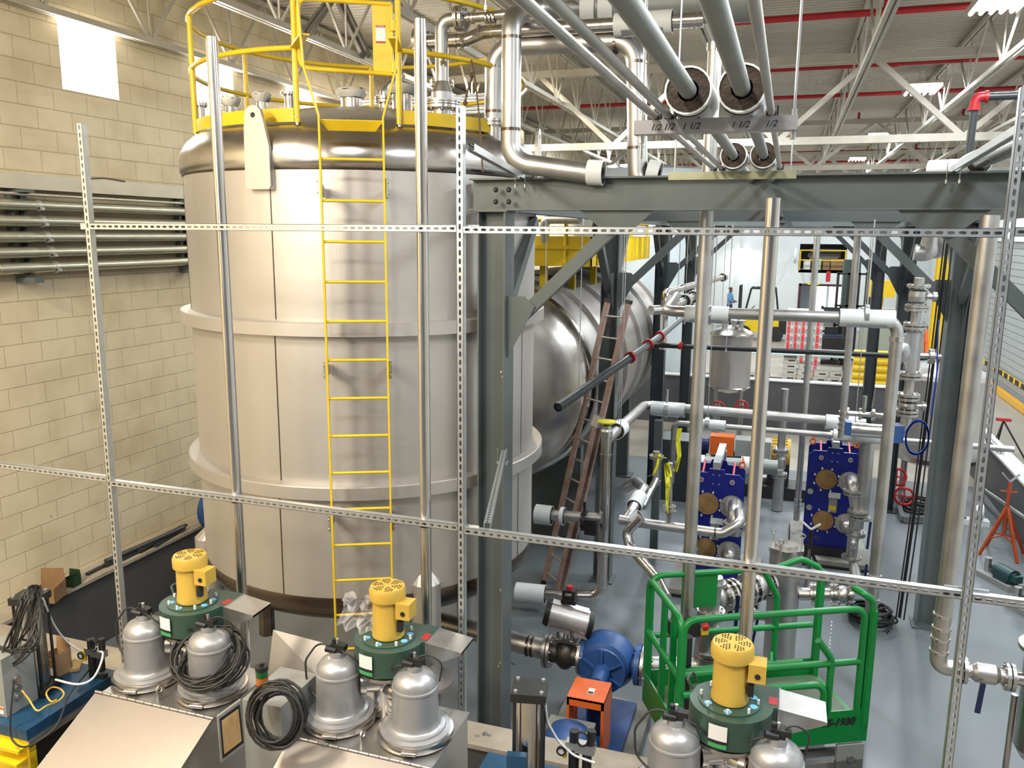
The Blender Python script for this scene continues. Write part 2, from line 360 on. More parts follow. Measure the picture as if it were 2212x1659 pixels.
# purlin lines across the deck, and the deep cross girders
def girder(y,z0,z1,x0,x1,label,mm=TRIMW,w=.13,step=3.0,ph=0):
    t=thing('roof_girder',label,'roof girder',(x0,y,z0))
    obj('bottom_chord',B().bar((x0,y,z0),(x1,y,z0),w,w),mm,t); obj('top_chord',B().bar((x0,y,z1),(x1,y,z1),w,w),mm,t)
    b=B(); x=x0+ph
    while x+step/2<=x1: b.bar((x,y,z1),(x+step/2,y,z0),.09,.10,(0,1,0)); b.bar((x+step/2,y,z0),(min(x+step,x1),y,z1),.09,.10,(0,1,0)); x+=step
    obj('web',b,mm,t); return t
girder(16,6.68,8.05,XL,XR,'deep cream cross girder above the pipe rack, nearest of the girders',ph=.16,step=3.0)
girder(25,6.9,8.1,XL,XR,'second cream cross girder, beyond the nearest one over the pipe rack',ph=1.0)
girder(34,6.9,8.1,XL,XR,'third cream cross girder, far over the forklifts')
girder(43,6.9,8.1,XL,XR,'furthest cream cross girder, in front of the white end wall')
# dark diagonal braces above the guardrail gate
for (a,c,l) in (((-6.08,11.1,7.5),(-7.0,11.9,8.42),'dark diagonal roof brace seen through the left of the yellow gate'),((-6.05,11.15,7.5),(-5.2,10.4,8.42),'dark diagonal roof brace seen through the right of the yellow gate')):
    pass
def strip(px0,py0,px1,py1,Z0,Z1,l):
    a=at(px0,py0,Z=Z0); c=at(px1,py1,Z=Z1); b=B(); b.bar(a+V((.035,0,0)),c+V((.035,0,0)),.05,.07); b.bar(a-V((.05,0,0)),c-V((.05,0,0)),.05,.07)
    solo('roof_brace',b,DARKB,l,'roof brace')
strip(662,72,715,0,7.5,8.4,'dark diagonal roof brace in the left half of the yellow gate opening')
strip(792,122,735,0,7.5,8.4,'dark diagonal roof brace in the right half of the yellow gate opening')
# sprinkler mains
names=['nearest','second','third','fourth','fifth','sixth','seventh']
for i,(y,r,x0,x1) in enumerate(((13.6,.05,-1.5,XR),(17.5,.055,-.8,XR),(21.0,.045,-7,XR),(25.6,.045,XL,XR),(29.9,.045,XL,XR),(34.4,.045,XL,XR),(39.,.045,XL,XR))):
    b=B().cyl((x0,y,8.2),(x1,y,8.2),r,n=10)
    t=thing('sprinkler_pipe','red sprinkler main under the roof deck, %s from the camera'%names[i],'sprinkler pipe',(x0,y,8.2),'red sprinkler mains')
    obj('pipe_run',b,RED,t)
    for k in range(3):
        x=1.1+k*2.6+(i%2)*.5
        if x<x1: obj('riser_fitting',B().cyl((x,y,8.2),(x,y,8.42),r*.75,n=8).cyl((x-.1,y,8.2),(x+.1,y,8.2),r*1.35,n=10),RED,t)
solo('blue_air_pipe',B().cyl((-4.5,27,6.75),(3.4,27,6.75),.05,n=8),PBLUE,'long blue air pipe crossing the hall under the roof steel','pipe')
b=B().cyl((XL,12.1,7.95),(XR,12.1,7.95),.06,n=10)
solo('roof_pipe',B().cyl((-1,16.6,8.12),(XR,16.6,8.12),.07,n=10),TRIMW,'cream pipe crossing under the deck between two red mains','pipe')
# ceiling lights: visible fittings down the right, and the rest of the grid over the hall
def light(x,y,label,grp='strip light fittings',w=.62,l=1.22,z=8.0,E=90,col=(.93,.97,1)):
    t=thing('ceiling_light',label,'ceiling light',(x,y,z),grp)
    b=B().box(x-w/2,x+w/2,y-l/2,y+l/2,z+.06,z+.1)
    for s_ in (-1,1): b.bar((x+s_*w/2,y-l/2,z+.04),(x+s_*w/2,y+l/2,z+.04),.012,.08)
    obj('housing',b,TRIMW,t)
    b=B()
    for k in range(5): b.cyl((x-w*.4+k*w*.2,y-l*.48,z+.03),(x-w*.4+k*w*.2,y+l*.48,z+.03),.03,n=8)
    obj('tubes',b,LAMP,t)
    b=B(); 
    for s_ in (-1,1): b.cyl((x,y+s_*l*.4,z+.1),(x,y+s_*l*.4,8.5),.006,n=5)
    obj('hanger_wire',b,GALV,t)
    if E:
        ld=bpy.data.lights.new('light_source','AREA'); ld.shape='RECTANGLE'; ld.size=w; ld.size_y=l; ld.energy=E; ld.color=col
        lo=bpy.data.objects.new('light_source',ld); COL.objects.link(lo); lo.location=(x,y,z-.03)
    return t
LQ=[(2.40,19.6,'bright strip light in the middle of the right-hand light row'),(2.40,12.75,'bright strip light at the top right corner, nearest of the row'),(2.32,28,'small strip light just above the cream girder chord'),(2.3,36,'furthest small strip light above the grey beam')]
for x,y,l in LQ: light(x,y,l,E=330)
WARM=(1,.86,.66); COOL=(.90,.96,1)
for x,y,e,c in ((-5.2,1.2,330,WARM),(-5.2,-3,300,WARM),(-1.6,.6,300,(1,.95,.88)),(2.2,2.,330,COOL),(2.0,6.6,380,COOL),(-2.0,14,420,COOL),(-2.2,20,420,COOL),(-5.6,15.,260,WARM),(-2.2,28,520,COOL),(-2.2,36,520,COOL),(-2,43.5,420,COOL),(3.2,43.5,420,COOL),(5.6,30,320,COOL),(5.2,16,320,COOL),(5,8,250,COOL),(-5.6,28,300,COOL)):
    ld=bpy.data.lights.new('high_bay','AREA'); ld.shape='RECTANGLE'; ld.size=.62; ld.size_y=1.22; ld.energy=e*(1.1 if x<-5 else .78); ld.color=c
    lo=bpy.data.objects.new('high_bay',ld); COL.objects.link(lo); lo.location=(x,y,7.95)
# unseen fill lamps added behind the camera to brighten the upper block wall
for p_,q_,e_ in (((-4.6,-2.2,7.4),(-8,9.0,7.1),190),((-4.0,-3.0,6.2),(-8,6.0,5.0),90)):
    ld=bpy.data.lights.new('added_wall_fill','AREA'); ld.size=1.1; ld.energy=e_; ld.color=(1,.88,.68); ld.spread=2.2
    lo=bpy.data.objects.new('added_wall_fill',ld); COL.objects.link(lo); lo.location=p_; lo.rotation_euler=(V(q_)-V(p_)).to_track_quat('-Z','Y').to_euler()
# daylight from the windows
for y0,y1 in wins:
    ld=bpy.data.lights.new('window_daylight','AREA'); ld.shape='RECTANGLE'; ld.size=.8; ld.size_y=.7; ld.energy=90; ld.color=(1,.96,.88)
    lo=bpy.data.objects.new('window_daylight',ld); COL.objects.link(lo); lo.location=(XL-.1,(y0+y1)/2,6.98); lo.rotation_euler=(0,-PI/2,0)
# ================================================================ PIPE RACK FRAME (bolted steel, one thing)
rack=thing('pipe_rack','big grey bolted steel frame of columns, beams and knee braces','steel frame',(-.15,6.45,0))
BZ0,BZ1=5.19,5.445; bz=(BZ0+BZ1)/2; XS=(-2.3,2.0); YS=(6.45,11.2,16,20.8)
for y in YS:
    b=B().ibeam((-2.50 if y<7 else -2.42,y,bz),(2.75 if y<7 else 2.12,y,bz),BZ1-BZ0,.2); obj('cross_beam',b,STEEL,rack)
for x in XS:
    for y0,y1 in zip(YS[:-1],YS[1:]): obj('side_beam',B().ibeam((x,y0+.11,bz-.003),(x,y1-.11,bz-.003),BZ1-BZ0-.006,.15),STEEL,rack)
obj('tie_beam',B().ibeam((-.15,6.6,bz),(-.15,20.7,bz),.15,.1),STEEL,rack)
for x in XS:
    for y in YS:
        if x>0 and y<7: continue
        b=B().ibeam((x,y,.02),(x,y,BZ0-.012),.24,.24,up=(1,0,0)); b.box(x-.17,x+.17,y-.17,y+.17,.006,.03); b.box(x-.14,x+.14,y-.14,y+.14,BZ0-.012,BZ0-.001)
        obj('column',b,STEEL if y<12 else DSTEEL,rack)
def knee(x,y,dx,dy,m):
    a=V((x+dx*.16,y+dy*.16,4.26)); c=V((x+dx*1.05,y+dy*1.05,BZ0-.06)); s_=V((dy,dx,0))*.0
    b=B().bar(a,c,.09,.10); obj('knee_brace',b,m,rack)
    b=B(); d=V((dx,dy,0)); n=V((-dy,dx,0)); o=V((x,y,0))
    b.prism([(.12,3.98),(.12,4.5),(.28,4.5),(.36,4.42)],-.006,.006,o+n*.055*(-1 if n.y>0 else 1),d,(0,0,1)); obj('gusset_plate',b,m,rack); b=B()
    b.prism([(.72,5.19),(1.3,5.19),(1.12,5.02),(.95,5.0)],-.006,.006,o+n*.055*(-1 if n.y>0 else 1),d,(0,0,1)); obj('gusset_plate',b,m,rack)
for x in XS:
    for y in YS:
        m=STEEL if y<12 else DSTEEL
        knee(x,y,1 if x<0 else -1,0,m)
        if y<20 and not(x>0 and y<7): knee(x,y,0,1,m)
        if y>7: knee(x,y,0,-1,m)
b=B()
for px in (1071,1099):
    for py in (410,436): b.sph(at(px,py,Y=6.345),.022,n=10)
obj('splice_bolt',b,DSTEEL,rack)
b=B()
for x,z in ((-2.235,3.86),(-2.23,1.9),(-2.22,3.82),(-2.23,1.2),(-2.24,1.17)): b.cyl((x,6.44,z),(x,6.41,z),.012,n=8)
obj('column_bolt',b,GALV,rack)
# ================================================================ STRUT FRAME
def strut(b,p0,p1,face,n=.041,slot=True,pitch=.0476):
    """slotted channel from p0 to p1, slotted back plate facing `face`"""
    p0=V(p0);p1=V(p1);a=(p1-p0);L=a.length;a.normalize();f=V(face).normalized();u=a.cross(f).normalized();h=n/2
    k=max(1,int(L/pitch)); q=L/k; sw,sl=.0075,.0145
    for i in range(k):
        c=p0+a*q*(i+.5)
        o=[(-h,-q/2),(0,-q/2),(h,-q/2),(h,0),(h,q/2),(0,q/2),(-h,q/2),(-h,0)]
        inn=[(-sw*.75,-sl),(0,-sl*1.08),(sw*.75,-sl),(sw,0),(sw*.75,sl),(0,sl*1.08),(-sw*.75,sl),(-sw,0)]
        vs=[c+u*x+a*y for x,y in o]+[c+u*x+a*y for x,y in inn]+[c+u*x+a*y-f*.0025 for x,y in inn]+[c+u*x+a*y-f*.0025 for x,y in o]
        b.add(vs,[(j,(j+1)%8,8+(j+1)%8,8+j) for j in range(8)]+[(8+j,8+(j+1)%8,16+(j+1)%8,16+j) for j in range(8)]+[(16+j,16+(j+1)%8,24+(j+1)%8,24+j) for j in range(8)])
    for s_ in (-1,1):
        b.bar(p0+u*s_*(h-.001)-f*h,p1+u*s_*(h-.001)-f*h,.0025,n,f)
        b.bar(p0+u*s_*(h-.005)-f*(n-.002),p1+u*s_*(h-.005)-f*(n-.002),.009,.003,f)
    return b
YST=4.3; fr=thing('channel_grid','tall open frame of slotted galvanised channel crossing the whole view','strut frame',(-1.75,YST,0))
posts=[(at(180,420,Y=YST).x,5.68),(at(994,500,Y=YST).x,5.685),(at(2185,500,Y=YST).x,5.62)]
px=[-4.385,-1.748,.945]
for x,z in zip(px,(5.68,5.685,5.66)): obj('post',strut(B(),(x,YST,0),(x,YST,z),(0,-1,0)),GALV,fr)
yr=YST-.002
for x0,x1,z in ((px[0]+.022,px[1]-.022,5.03),(px[1]+.022,px[2]-.022,5.024),(px[0]-1.6,px[0]-.022,3.30),(px[0]+.022,px[1]-.022,3.275),(px[1]+.022,px[2]-.022,3.262),(px[2]+.022,px[2]+1.2,3.256),(px[2]+.022,px[2]+.9,5.03)):
    obj('rail',strut(B(),(x0,yr,z),(x1,yr,z),(0,-1,0)),GALV,fr)
b=B()
for x in px:
    for z in (3.27,5.03):
        for s_ in (-1,1): obj('splice_plate',B().box(x+s_*.06-.04,x+s_*.06+.04,yr+.042,yr+.047,z-.02,z+.02),GALV,fr)
# short channel arms tying the frame back to the rack
def arm(p0,p1,label,up=(0,0,1)):
    t=thing('channel_tie',label,'strut arm',p0); b=B(); strut(b,p0,p1,up); obj('channel',b,GALV,t)
    p=V(p1); b=B(); 
    for dx in (-.04,.04): b.tube([p+V((dx,-.05,.03)),p+V((dx,-.05,-.09)),p+V((dx,.0,-.09))],.004,6); b.cyl(p+V((dx,-.05,-.11)),p+V((dx,-.05,-.085)),.009,n=6)
    obj('beam_clamp',b,GALV,t)
arm((-1.70,YST+.05,5.49),(-2.05,6.36,5.475),'channel arm from the middle post back to the grey beam end')
arm((-1.60,YST+.05,3.31),(-2.16,6.28,3.22),'channel arm from the lower rail back to the near grey column')
arm((.97,YST+.05,5.52),(1.02,6.4,5.475),'channel arm near the right post resting on the grey beam')
# ================================================================ BIG VERTICAL TANK
TC=V((-4.0,7.386,0)); TR=1.675
def cp(th,r,z): t=math.radians(th); return V((TC.x+r*math.sin(t),TC.y-r*math.cos(t),z))
def rad(th): t=math.radians(th); return V((math.sin(t),-math.cos(t),0))
tk=thing('vertical_tank','huge upright stainless tank filling the middle left, behind the yellow ladder','tank',(TC.x,TC.y,0))
o=(TC.x,TC.y,0)
b=B().slathe([(TR,1.87),(TR,5.52)],o,n=96); obj('shell',b,TANK,tk)
b=B().slathe([(TR+.004,5.505),(TR+.022,5.52),(TR+.03,5.55),(TR+.03,5.62),(TR+.012,5.70),(TR-.04,5.78),(TR-.12,5.85),(TR-.26,5.92),(1.1,6.02),(.75,6.10),(.37,6.155),(0,6.175)],o,n=96); obj('top_head',b,TANKW,tk)
b=B().slathe([(TR+.004,1.9),(TR+.012,1.87),(TR+.008,1.82),(TR-.03,1.74),(TR-.13,1.65),(1.15,1.52),(.5,1.44),(0,1.42)],o,n=96); obj('bottom_head',b,TDARK,tk)
for z in (4.235,2.865):
    b=B().lathe([(TR-.01,z+.058),(TR+.092,z+.058),(TR+.10,z+.05),(TR+.10,z-.055),(TR+.09,z-.055),(TR+.09,z+.0),(TR-.01,z+.0)],o,n=96)
    obj('stiffening_ring',b,TANK,tk)
b=B()
for th,z0,z1 in ((.5,1.9,2.82),(1.3,2.93,4.19),(1.9,4.30,5.5),(84,1.9,2.82),(86,2.93,4.19),(-46,4.30,5.5)):
    b=B().cyl(cp(th,TR-.002,z0),cp(th,TR-.002,z1),.006,n=6); obj('weld_seam',b,TDARK,tk)
b=B().slathe([(TR+.002,5.49),(TR+.010,5.498),(TR+.002,5.506)],o,n=96)
obj('head_weld',b,TDARK,tk)
def lug(th):
    d=rad(th); n=V((-d.y,d.x,0)); c=cp(th,TR+.045,0)
    poly=[(-.11,5.36),(-.09,5.335),(.11,5.335),(.125,5.36),(.125,5.66),(.075,5.88)]
    for k in range(7): a=PI*k/6*1.0; poly.append((-.01+.078*math.cos(a),5.9+.075*math.sin(a)))
    poly.append((-.1,5.8)); b=B()
    hx,hz=-.01,5.9; hole=[(hx+.02*math.cos(PI*k/4),hz+.02*math.sin(PI*k/4)) for k in range(8)]
    b.prism(poly,-.016,.016,c+V((0,0,0)),n,(0,0,1)); b.prism([(-.09,5.335),(.125,5.335),(.125,5.6),(-.09,5.6)],-.03,.045,cp(th,TR,0),n,(0,0,1))
    b2=B().cyl(c+n*hx+V((0,0,hz))+d*.018,c+n*hx+V((0,0,hz))-d*.018,.021,n=12)
    q=obj('lifting_lug',b,TANK,tk); obj('eye_hole',b2,BLKM,q)
lug(-.7); lug(97)
for th in (44,-56,165,-150):
    d=rad(th); c=cp(th,TR-.02,0); b=B()
    b.lathe([(.13,.05),(.13,1.98)],c,n=14); b.add([c+V((.13*math.cos(2*PI*i/14),.13*math.sin(2*PI*i/14),1.98)) for i in range(14)]+[c-d*.1+V((0,0,2.2))],[(i,(i+1)%14,14) for i in range(14)])
    b.ring(c+V((0,0,1.02)),c+V((0,0,1.05)),.24,.12); b.cyl(c+V((0,0,.01)),c+V((0,0,.04)),.2,n=18)
    q=obj('leg',b,TANK,tk)
b=B().cyl((TC.x,TC.y,1.15),(TC.x,TC.y,1.43),.16,n=20).flange((TC.x,TC.y,1.15),(0,0,1),.26,.03)
obj('bottom_outlet',b,TDARK,tk); obj('bottom_outlet',B().cyl((-4.35,5.95,1.35),(-4.35,5.95,1.72),.07,n=14),TDARK,tk)
# top nozzles
def nozzle(x,y,z0,z1,r,fr_,label,wrap=False,two=False):
    b=B().cyl((x,y,z0),(x,y,z1),r,n=20); q=obj('nozzle',b,TANKW,tk)
    f=B()
    if wrap:
        k=20; f.slathe([(r*1.0,z1-.05),(r*1.12,z1-.05),(fr_*.98,z1-.015),(fr_*1.02,z1+.012),(fr_*.9,z1+.03),(fr_*.5,z1+.028),(0,z1+.034)],(x,y,0),n=24)
        for i in range(len(f.v)): f.v[i]+=V((random.uniform(-.006,.006),random.uniform(-.006,.006),random.uniform(-.005,.005)))
        obj('plastic_cover',f,MC['film'],q)
    else:
        f.flange((x,y,z1+.012),(0,0,1),fr_,.024,8,.009)
        if two: f.flange((x,y,z1+.042),(0,0,1),fr_,.024,8,.009)
        obj('nozzle_flange',f,TANKW,q)
mat('film',(.78,.77,.72),0,.25)
nozzle(-4.003,7.155,6.089,6.301,.10,.14,'',True); nozzle(-3.401,7.000,6.068,6.285,.09,.13,'',True)
nozzle(-3.681,7.207,6.089,6.202,.05,.09,'',two=True)
nozzle(-4.666,6.689,6.058,6.223,.05,.085,'',True); nozzle(-5.185,6.844,5.985,6.181,.05,.085,'',True); nozzle(-4.407,6.740,6.037,6.233,.045,.08,''); nozzle(-4.926,6.585,5.996,6.181,.05,.09,'',True); nozzle(-5.341,7.259,5.964,6.161,.04,.075,'')
nozzle(-5.133,6.429,5.985,6.119,.035,.06,'')
nozzle(-3.090,7.186,6.037,6.316,.07,.11,'',two=True)
# pipe with flange and reducer on the near side of the top (rises to the elbow)
nx,ny=at(955,232,Y=6.6).x,6.6
nozzle(nx,ny,5.9,6.03,.085,.155,'',two=True)
nozzle(at(1067,262,Y=7.0).x,7.0,5.8,5.93,.085,.13,'',two=True)
# ================================================================ YELLOW LADDER (fixed)
LT=25.5; ln=rad(LT); lu=V((-ln.y,ln.x,0)) # lu points right along rungs
if lu.x<0: lu=-lu
LC=V((-3.155,5.626,0)); hw=.235
ld_=thing('fixed_ladder','yellow fixed ladder running up the front of the big tank','ladder',(LC.x,LC.y,1.45))
for s_ in (-1,1):
    p=LC+lu*s_*hw; b=B()
    b.bar(p+V((0,0,1.45)),p+V((0,0,5.85)),.014,.055,ln); q=p+lu*s_*(.10)
    b.bar(p+V((0,0,5.85)),q+V((0,0,6.2)),.014,.055,ln); b.bar(q+V((0,0,6.2)),q+lu*s_*.04+V((0,0,7.0)),.014,.055,ln)
    obj('rail',b,YEL,ld_)
for i in range(-1,13):
    z=5.24-.3048*i
    b=B().cyl(LC-lu*hw+V((0,0,z)),LC+lu*hw+V((0,0,z)),.0115,n=8); obj('rung',b,YEL,ld_)
for z in (5.34,3.94,2.68):
    for s_ in (-1,1):
        p=LC+lu*s_*(hw+.012)+V((0,0,z)); b=B()
        b.bar(p,p-ln*.27-V((0,0,.03)),.02,.08); b.bar(p+V((0,0,-.07)),p+V((0,0,.07)),.03,.02)
        b.cyl(p+lu*.02+V((0,0,.04)),p-lu*.02+V((0,0,.04)),.009,n=6); b.cyl(p+lu*.02+V((0,0,-.04)),p-lu*.02+V((0,0,-.04)),.009,n=6)
        obj('standoff_bracket',b,SSD,ld_)
# step-through plate at the top
p=LC+V((0,0,5.83)); b=B().add([p-lu*hw,p+lu*hw,p+lu*hw-ln*.16+V((0,0,-.01)),p-lu*hw-ln*.16+V((0,0,-.01)),p-lu*hw-V((0,0,.006)),p+lu*hw-V((0,0,.006)),p+lu*(hw-.06)-ln*.05-V((0,0,.075)),p-lu*(hw-.06)-ln*.05-V((0,0,.075))],[(0,1,2,3),(4,7,6,5),(0,4,5,1)])
obj('landing_plate',b,YEL,ld_)
# ================================================================ GUARDRAIL ON TANK TOP
gr=thing('tank_guardrail','round yellow guardrail with swing gate on top of the big tank','guardrail',(TC.x,TC.y,5.85))
GR=1.55; A0,A1=8.8,38.8
def arcp(a0,a1,r,z,n): return [cp(a0+(a1-a0)*i/n,r,z) for i in range(n+1)]
for z,nm in ((6.86,'top_rail'),(6.42,'mid_rail')):
    if z>6.5:
        pts=arcp(A1-360,-40,GR,z,44)+[cp(-30,GR,z),cp(-20,GR,z+.0)]; pts+=arcp(-18,A0,GR,z,4)
    else: pts=arcp(A1-360,A0,GR,z,52)
    obj(nm,B().tube(pts,.022,8),YEL,gr)
for th in (A0,A1,-44,90,150,-155,-100):
    b=B().cyl(cp(th,GR,5.86),cp(th,GR,6.86 if th not in (A0,A1) else 7.0),.024,n=10)
    q=obj('post',b,YEL,gr); obj('post_foot',B().cyl(cp(th,GR,5.82),cp(th,GR,5.88),.017,n=8).cyl(cp(th,GR+.03,5.90),cp(th,GR-.03,5.90),.008,n=6),SSD,q)
b=B()
b.lathe([(GR,5.865),(GR,5.97),(GR+.006,5.97),(GR+.006,5.865),(GR,5.865)],o,n=70,a0=math.radians(A1-90+1),a1=math.radians(A0+270-1)); obj('kick_plate',b,YEL,gr)
# gate: rounded frame + panel hung on the right post
g0=cp(A0,GR+.01,0); g1=cp(A1,GR+.01,0); gu=(g1-g0).normalized(); gl=(g1-g0).length; gn=V((gu.y,-gu.x,0))
fp=[g1-gu*.05+V((0,0,6.76)),g0+gu*.04+V((0,0,6.78)),g0+gu*.04+V((0,0,6.27)),g1-gu*.05+V((0,0,6.24))]
b=B().tube(rnd(fp,.07,5),.018,6); b.tube([fp[0],fp[3]],.012,6); gt=obj('gate',b,YEL,gr)
b=B().prism([(gl-.20,6.23),(gl-.05,6.23),(gl-.05,6.77),(gl-.20,6.77)],-.004,.004,g0,gu,(0,0,1)); obj('gate_panel',b,YEL,gt)
c=g0+gu*(gl-.135)-V((0,0,0)); sgn=1 if gn.y<0 else -1
b=B().prism([(gl-.175,6.47),(gl-.10,6.47),(gl-.10,6.60),(gl-.175,6.60)],-.001,.001,g0+gn*sgn*.006,gu,(0,0,1)); st=obj('warning_sticker',b,WPAP,gt)
b=B()
for z0,z1 in ((6.47,6.483),(6.585,6.60)): b.prism([(gl-.174,z0),(gl-.101,z0),(gl-.101,z1),(gl-.174,z1)],-.001,.001,g0+gn*sgn*.0085,gu,(0,0,1))
for z_ in (6.25,6.56): obj('gate_hinge',B().cyl(g1-gu*.04+V((0,0,z_)),g1-gu*.04+V((0,0,z_+.08)),.03,n=8),YEL,gt)
obj('sticker_band',b,REDB,gt)
t_=text('DANGER',.013,g0+gu*(gl-.137)+gn*sgn*.0105+V((0,0,6.5925)),(PI/2,0,math.atan2(gu.y,gu.x)),WPAP,gt,'sticker_lettering',.0004)
for pz in ((0,A0),(1,A1)):
    q=cp(pz[1],GR,6.42); e=LC+lu*(hw*(-1 if pz[0]==0 else 1)*1.35)+V((0,0,6.42)); obj('rail_bracket',B().bar(q,e,.07,.012,(0,0,1)),YEL,gr)
# brown rope hanging from the rail
rp=[at(1018,130,Y=6.3),at(1022,160,Y=6.28),at(1012,190,Y=6.28),at(1003,225,Y=6.3)]
r2=[at(1018,130,Y=6.28),at(1025,165,Y=6.2),at(1032,220,Y=5.95),at(1036,262,Y=5.8),at(1040,330,Y=5.75),at(1043,372,Y=5.75)]
b=B().tube(rp,.008,6).tube(r2,.007,6).sph(at(1019,162,Y=6.27),.022).sph(at(1005,222,Y=6.3),.02)
solo('rope',b,ROPE,'frayed brown rope knotted on the yellow guardrail and hanging down','rope')
# ================================================================ PIPES OVER THE TANK
def pipe(name,label,pts,r,m,br=None,n=14,welds=(),cat='pipe',group=None,sleeves=()):
    pts=[V(p) for p in pts]; t=thing(name,label,cat,pts[0],group); path=rnd(pts,br or r*3,7)
    b=B().tube(path,r,n); obj('pipe_run',b,m,t)
    for w in welds: # welds: (point, axis)
        obj('weld_band',B().ring(V(w[0])-V(w[1]).normalized()*.012,V(w[0])+V(w[1]).normalized()*.012,r*1.02,r*.9,14),TDARK,t)
    for s_ in sleeves: sleeve(t,*s_)
    return t
def sleeve(t,c,ax,r,L,ends=True,saddle=True,m=None):
    c=V(c);a=V(ax).normalized(); b=B().ring(c-a*L/2,c+a*L/2,r,r*.92,22); q=obj('insulation_sleeve',b,m or WHT,t)
    obj('sleeve_core',B().ring(c-a*(L/2-.004),c+a*(L/2-.004),r*.91,r*.45,18),BRN,q)
    if saddle:
        u,w,_=frame(a); up=V((0,0,1)); b=B()
        side=a.cross(up).normalized(); n_=side.cross(a)
        vs=[];fs=[]; K=8
        for e in (-.36,.36):
            for i in range(K+1):
                an=-PI/2+(i/K-.5)*1.9; vs.append(c+a*e*L+(side*math.cos(an)+n_*math.sin(an))*(r+.003))
        b.add(vs,[(i,i+1,K+2+i,K+1+i) for i in range(K)],True); obj('metal_saddle',b,GALV,q)
# A: U-shaped 4 in. pipe in front of the tank top
YU=6.3
a0=at(1120,8,Y=7.6); a1=at(1105,42,Y=YU); a2=at(1105,352,Y=YU); 
x1=a1.x; pA=[(x1+1.3,YU+.95,6.86),(x1+.18,YU+.7,6.84),(x1,YU,6.72),(x1,YU,5.52),(x1+.09,YU,5.505),(-1.3,YU+.0,5.49)]
pA=[(at(1330,20,Y=7.4)),(at(1150,18,Y=7.2)),V((x1,YU,at(1105,40,Y=YU).z)),V((x1,YU,at(1105,350,Y=YU).z)),at(1290,377,Y=YU+.05)]
pipe('stainless_pipe','grey stainless pipe dropping in a long U before the tank top, ending over the beam',pA,.078,SSD,.17,18,welds=((V((x1,YU,at(1105,82,Y=YU).z)),(0,0,1)),(V((x1,YU,at(1105,280,Y=YU).z)),(0,0,1))),sleeves=((at(1287,373,Y=YU+.05),(1,0,-.06),.095,.12,True,False),))
# big jacketed header at the top
h0=at(1175,22,Y=7.4); h1=at(1640,2,Y=7.4)
t=pipe('jacketed_header','fat insulated pipe with banded jacket along the top, over the tank pipes',[h0,h1],.16,PVC,.1,20)
for px in (1205,1262,1300): obj('jacket_band',B().ring(at(px,19,Y=7.4),at(px+30,18,Y=7.4),.175,.15,22),WHT,t)
# B: pipe from rear tank flange, up, across and down
xb=at(1067,262,Y=7.0).x
pB=[V((xb,7,5.97)),V((xb,7,at(1067,100,Y=7.0).z)),V((at(1374,88,Y=7.0).x,7,at(1374,88,Y=7).z)),V((at(1378,385,Y=7.0).x,7,at(1378,395,Y=7).z)),at(1425,405,Y=7)]
pipe('stainless_pipe','thick matt stainless pipe arching from the tank top across and down to the beam',pB,.083,SSD,.19,18,welds=((V((xb,7,6.05)),(0,0,1)),(V((xb,7,6.42)),(0,0,1)),(at(1330,97,Y=7),(1,0,0)),(at(1376,135,Y=7),(0,0,1)),(at(1376,320,Y=7),(0,0,1))),sleeves=((at(1412,376,Y=7),(1,0,-.2),.11,.10,True,False),))
# C: shiny horizontal pipe with sleeve
pC=[at(868,88,Y=7.3),at(905,95,Y=7.0),at(990,88,Y=7.0),at(1050,74,Y=7.0),at(1110,70,Y=7.0),at(1340,55,Y=7.0),at(1520,42,Y=7.0)]
t=pipe('polished_pipe','polished stainless pipe running level from the valve by the gate to a white sleeve',[at(925,92,Y=6.9),at(1010,86,Y=6.9),at(1045,70,Y=6.9),at(1520,42,Y=6.9)],.056,SS,.1,16,sleeves=((at(1390,51,Y=6.9),(1,0,0),.092,.46),))
b=B()
for px in (985,1000,1035,1500): b.ring(at(px,88 if px<1030 else (70 if px<1100 else 44),Y=6.9),at(px+5,88 if px<1030 else (70 if px<1100 else 44),Y=6.9),.064,.05,16)
b.flange(at(905,93,Y=6.9),(1,0,0),.13,.03,8); b.flange(at(918,93,Y=6.9),(1,0,0),.13,.03,8); obj('press_fitting',b,SS,t)
# D: riser with reducer, elbow and flange to right
dz=at(950,50,Y=ny).z
pD=[V((nx,ny,6.10)),V((nx,ny,6.2)),V((nx,ny,at(950,48,Y=ny).z)),at(988,40,Y=ny)]
t=pipe('elbow_riser','stainless riser with reducer and elbow standing on the near tank flange',pD,.055,SSD,.12,16)
b=B().lathe([(.09,6.09),(.09,6.16),(.055,6.25)],(nx,ny,0),n=18); obj('reducer',b,SSD,t)
b=B().flange((nx,ny,6.085),(0,0,1),.155,.028,8,.012).flange(at(990,40,Y=ny),(1,0,0),.10,.028,8,.01).flange(at(1000,40,Y=ny),(1,0,0),.10,.028,8,.01); obj('pipe_flange',b,SSD,t)
t=pipe('instrument_pipe','slim polished pipe with ribbed fittings from the elbow flange to the big header',[at(1005,40,Y=ny),at(1110,30,Y=ny),at(1160,28,Y=ny)],.036,SS,.1,14)
b=B()
for px in (1012,1020,1050,1058,1066): obj('ribbed_coupling',B().ring(at(px,39,Y=ny),at(px+4,39,Y=ny),.046,.03,14),SS,t)
b.cyl(at(1048,38,Y=ny),at(1048,0,Y=ny),.008,n=6); b.cyl(at(1048,22,Y=ny),at(1048,12,Y=ny),.018,n=8); obj('gauge_stem',b,SS,t)
# small nozzle pipe behind the gate
pipe('stub_pipe','small stainless pipe rising from the flange behind the yellow gate',[(-3.681,7.207,6.24),(-3.681,7.207,6.30),(-3.58,7.36,6.48)],.045,SSD,.05,12)
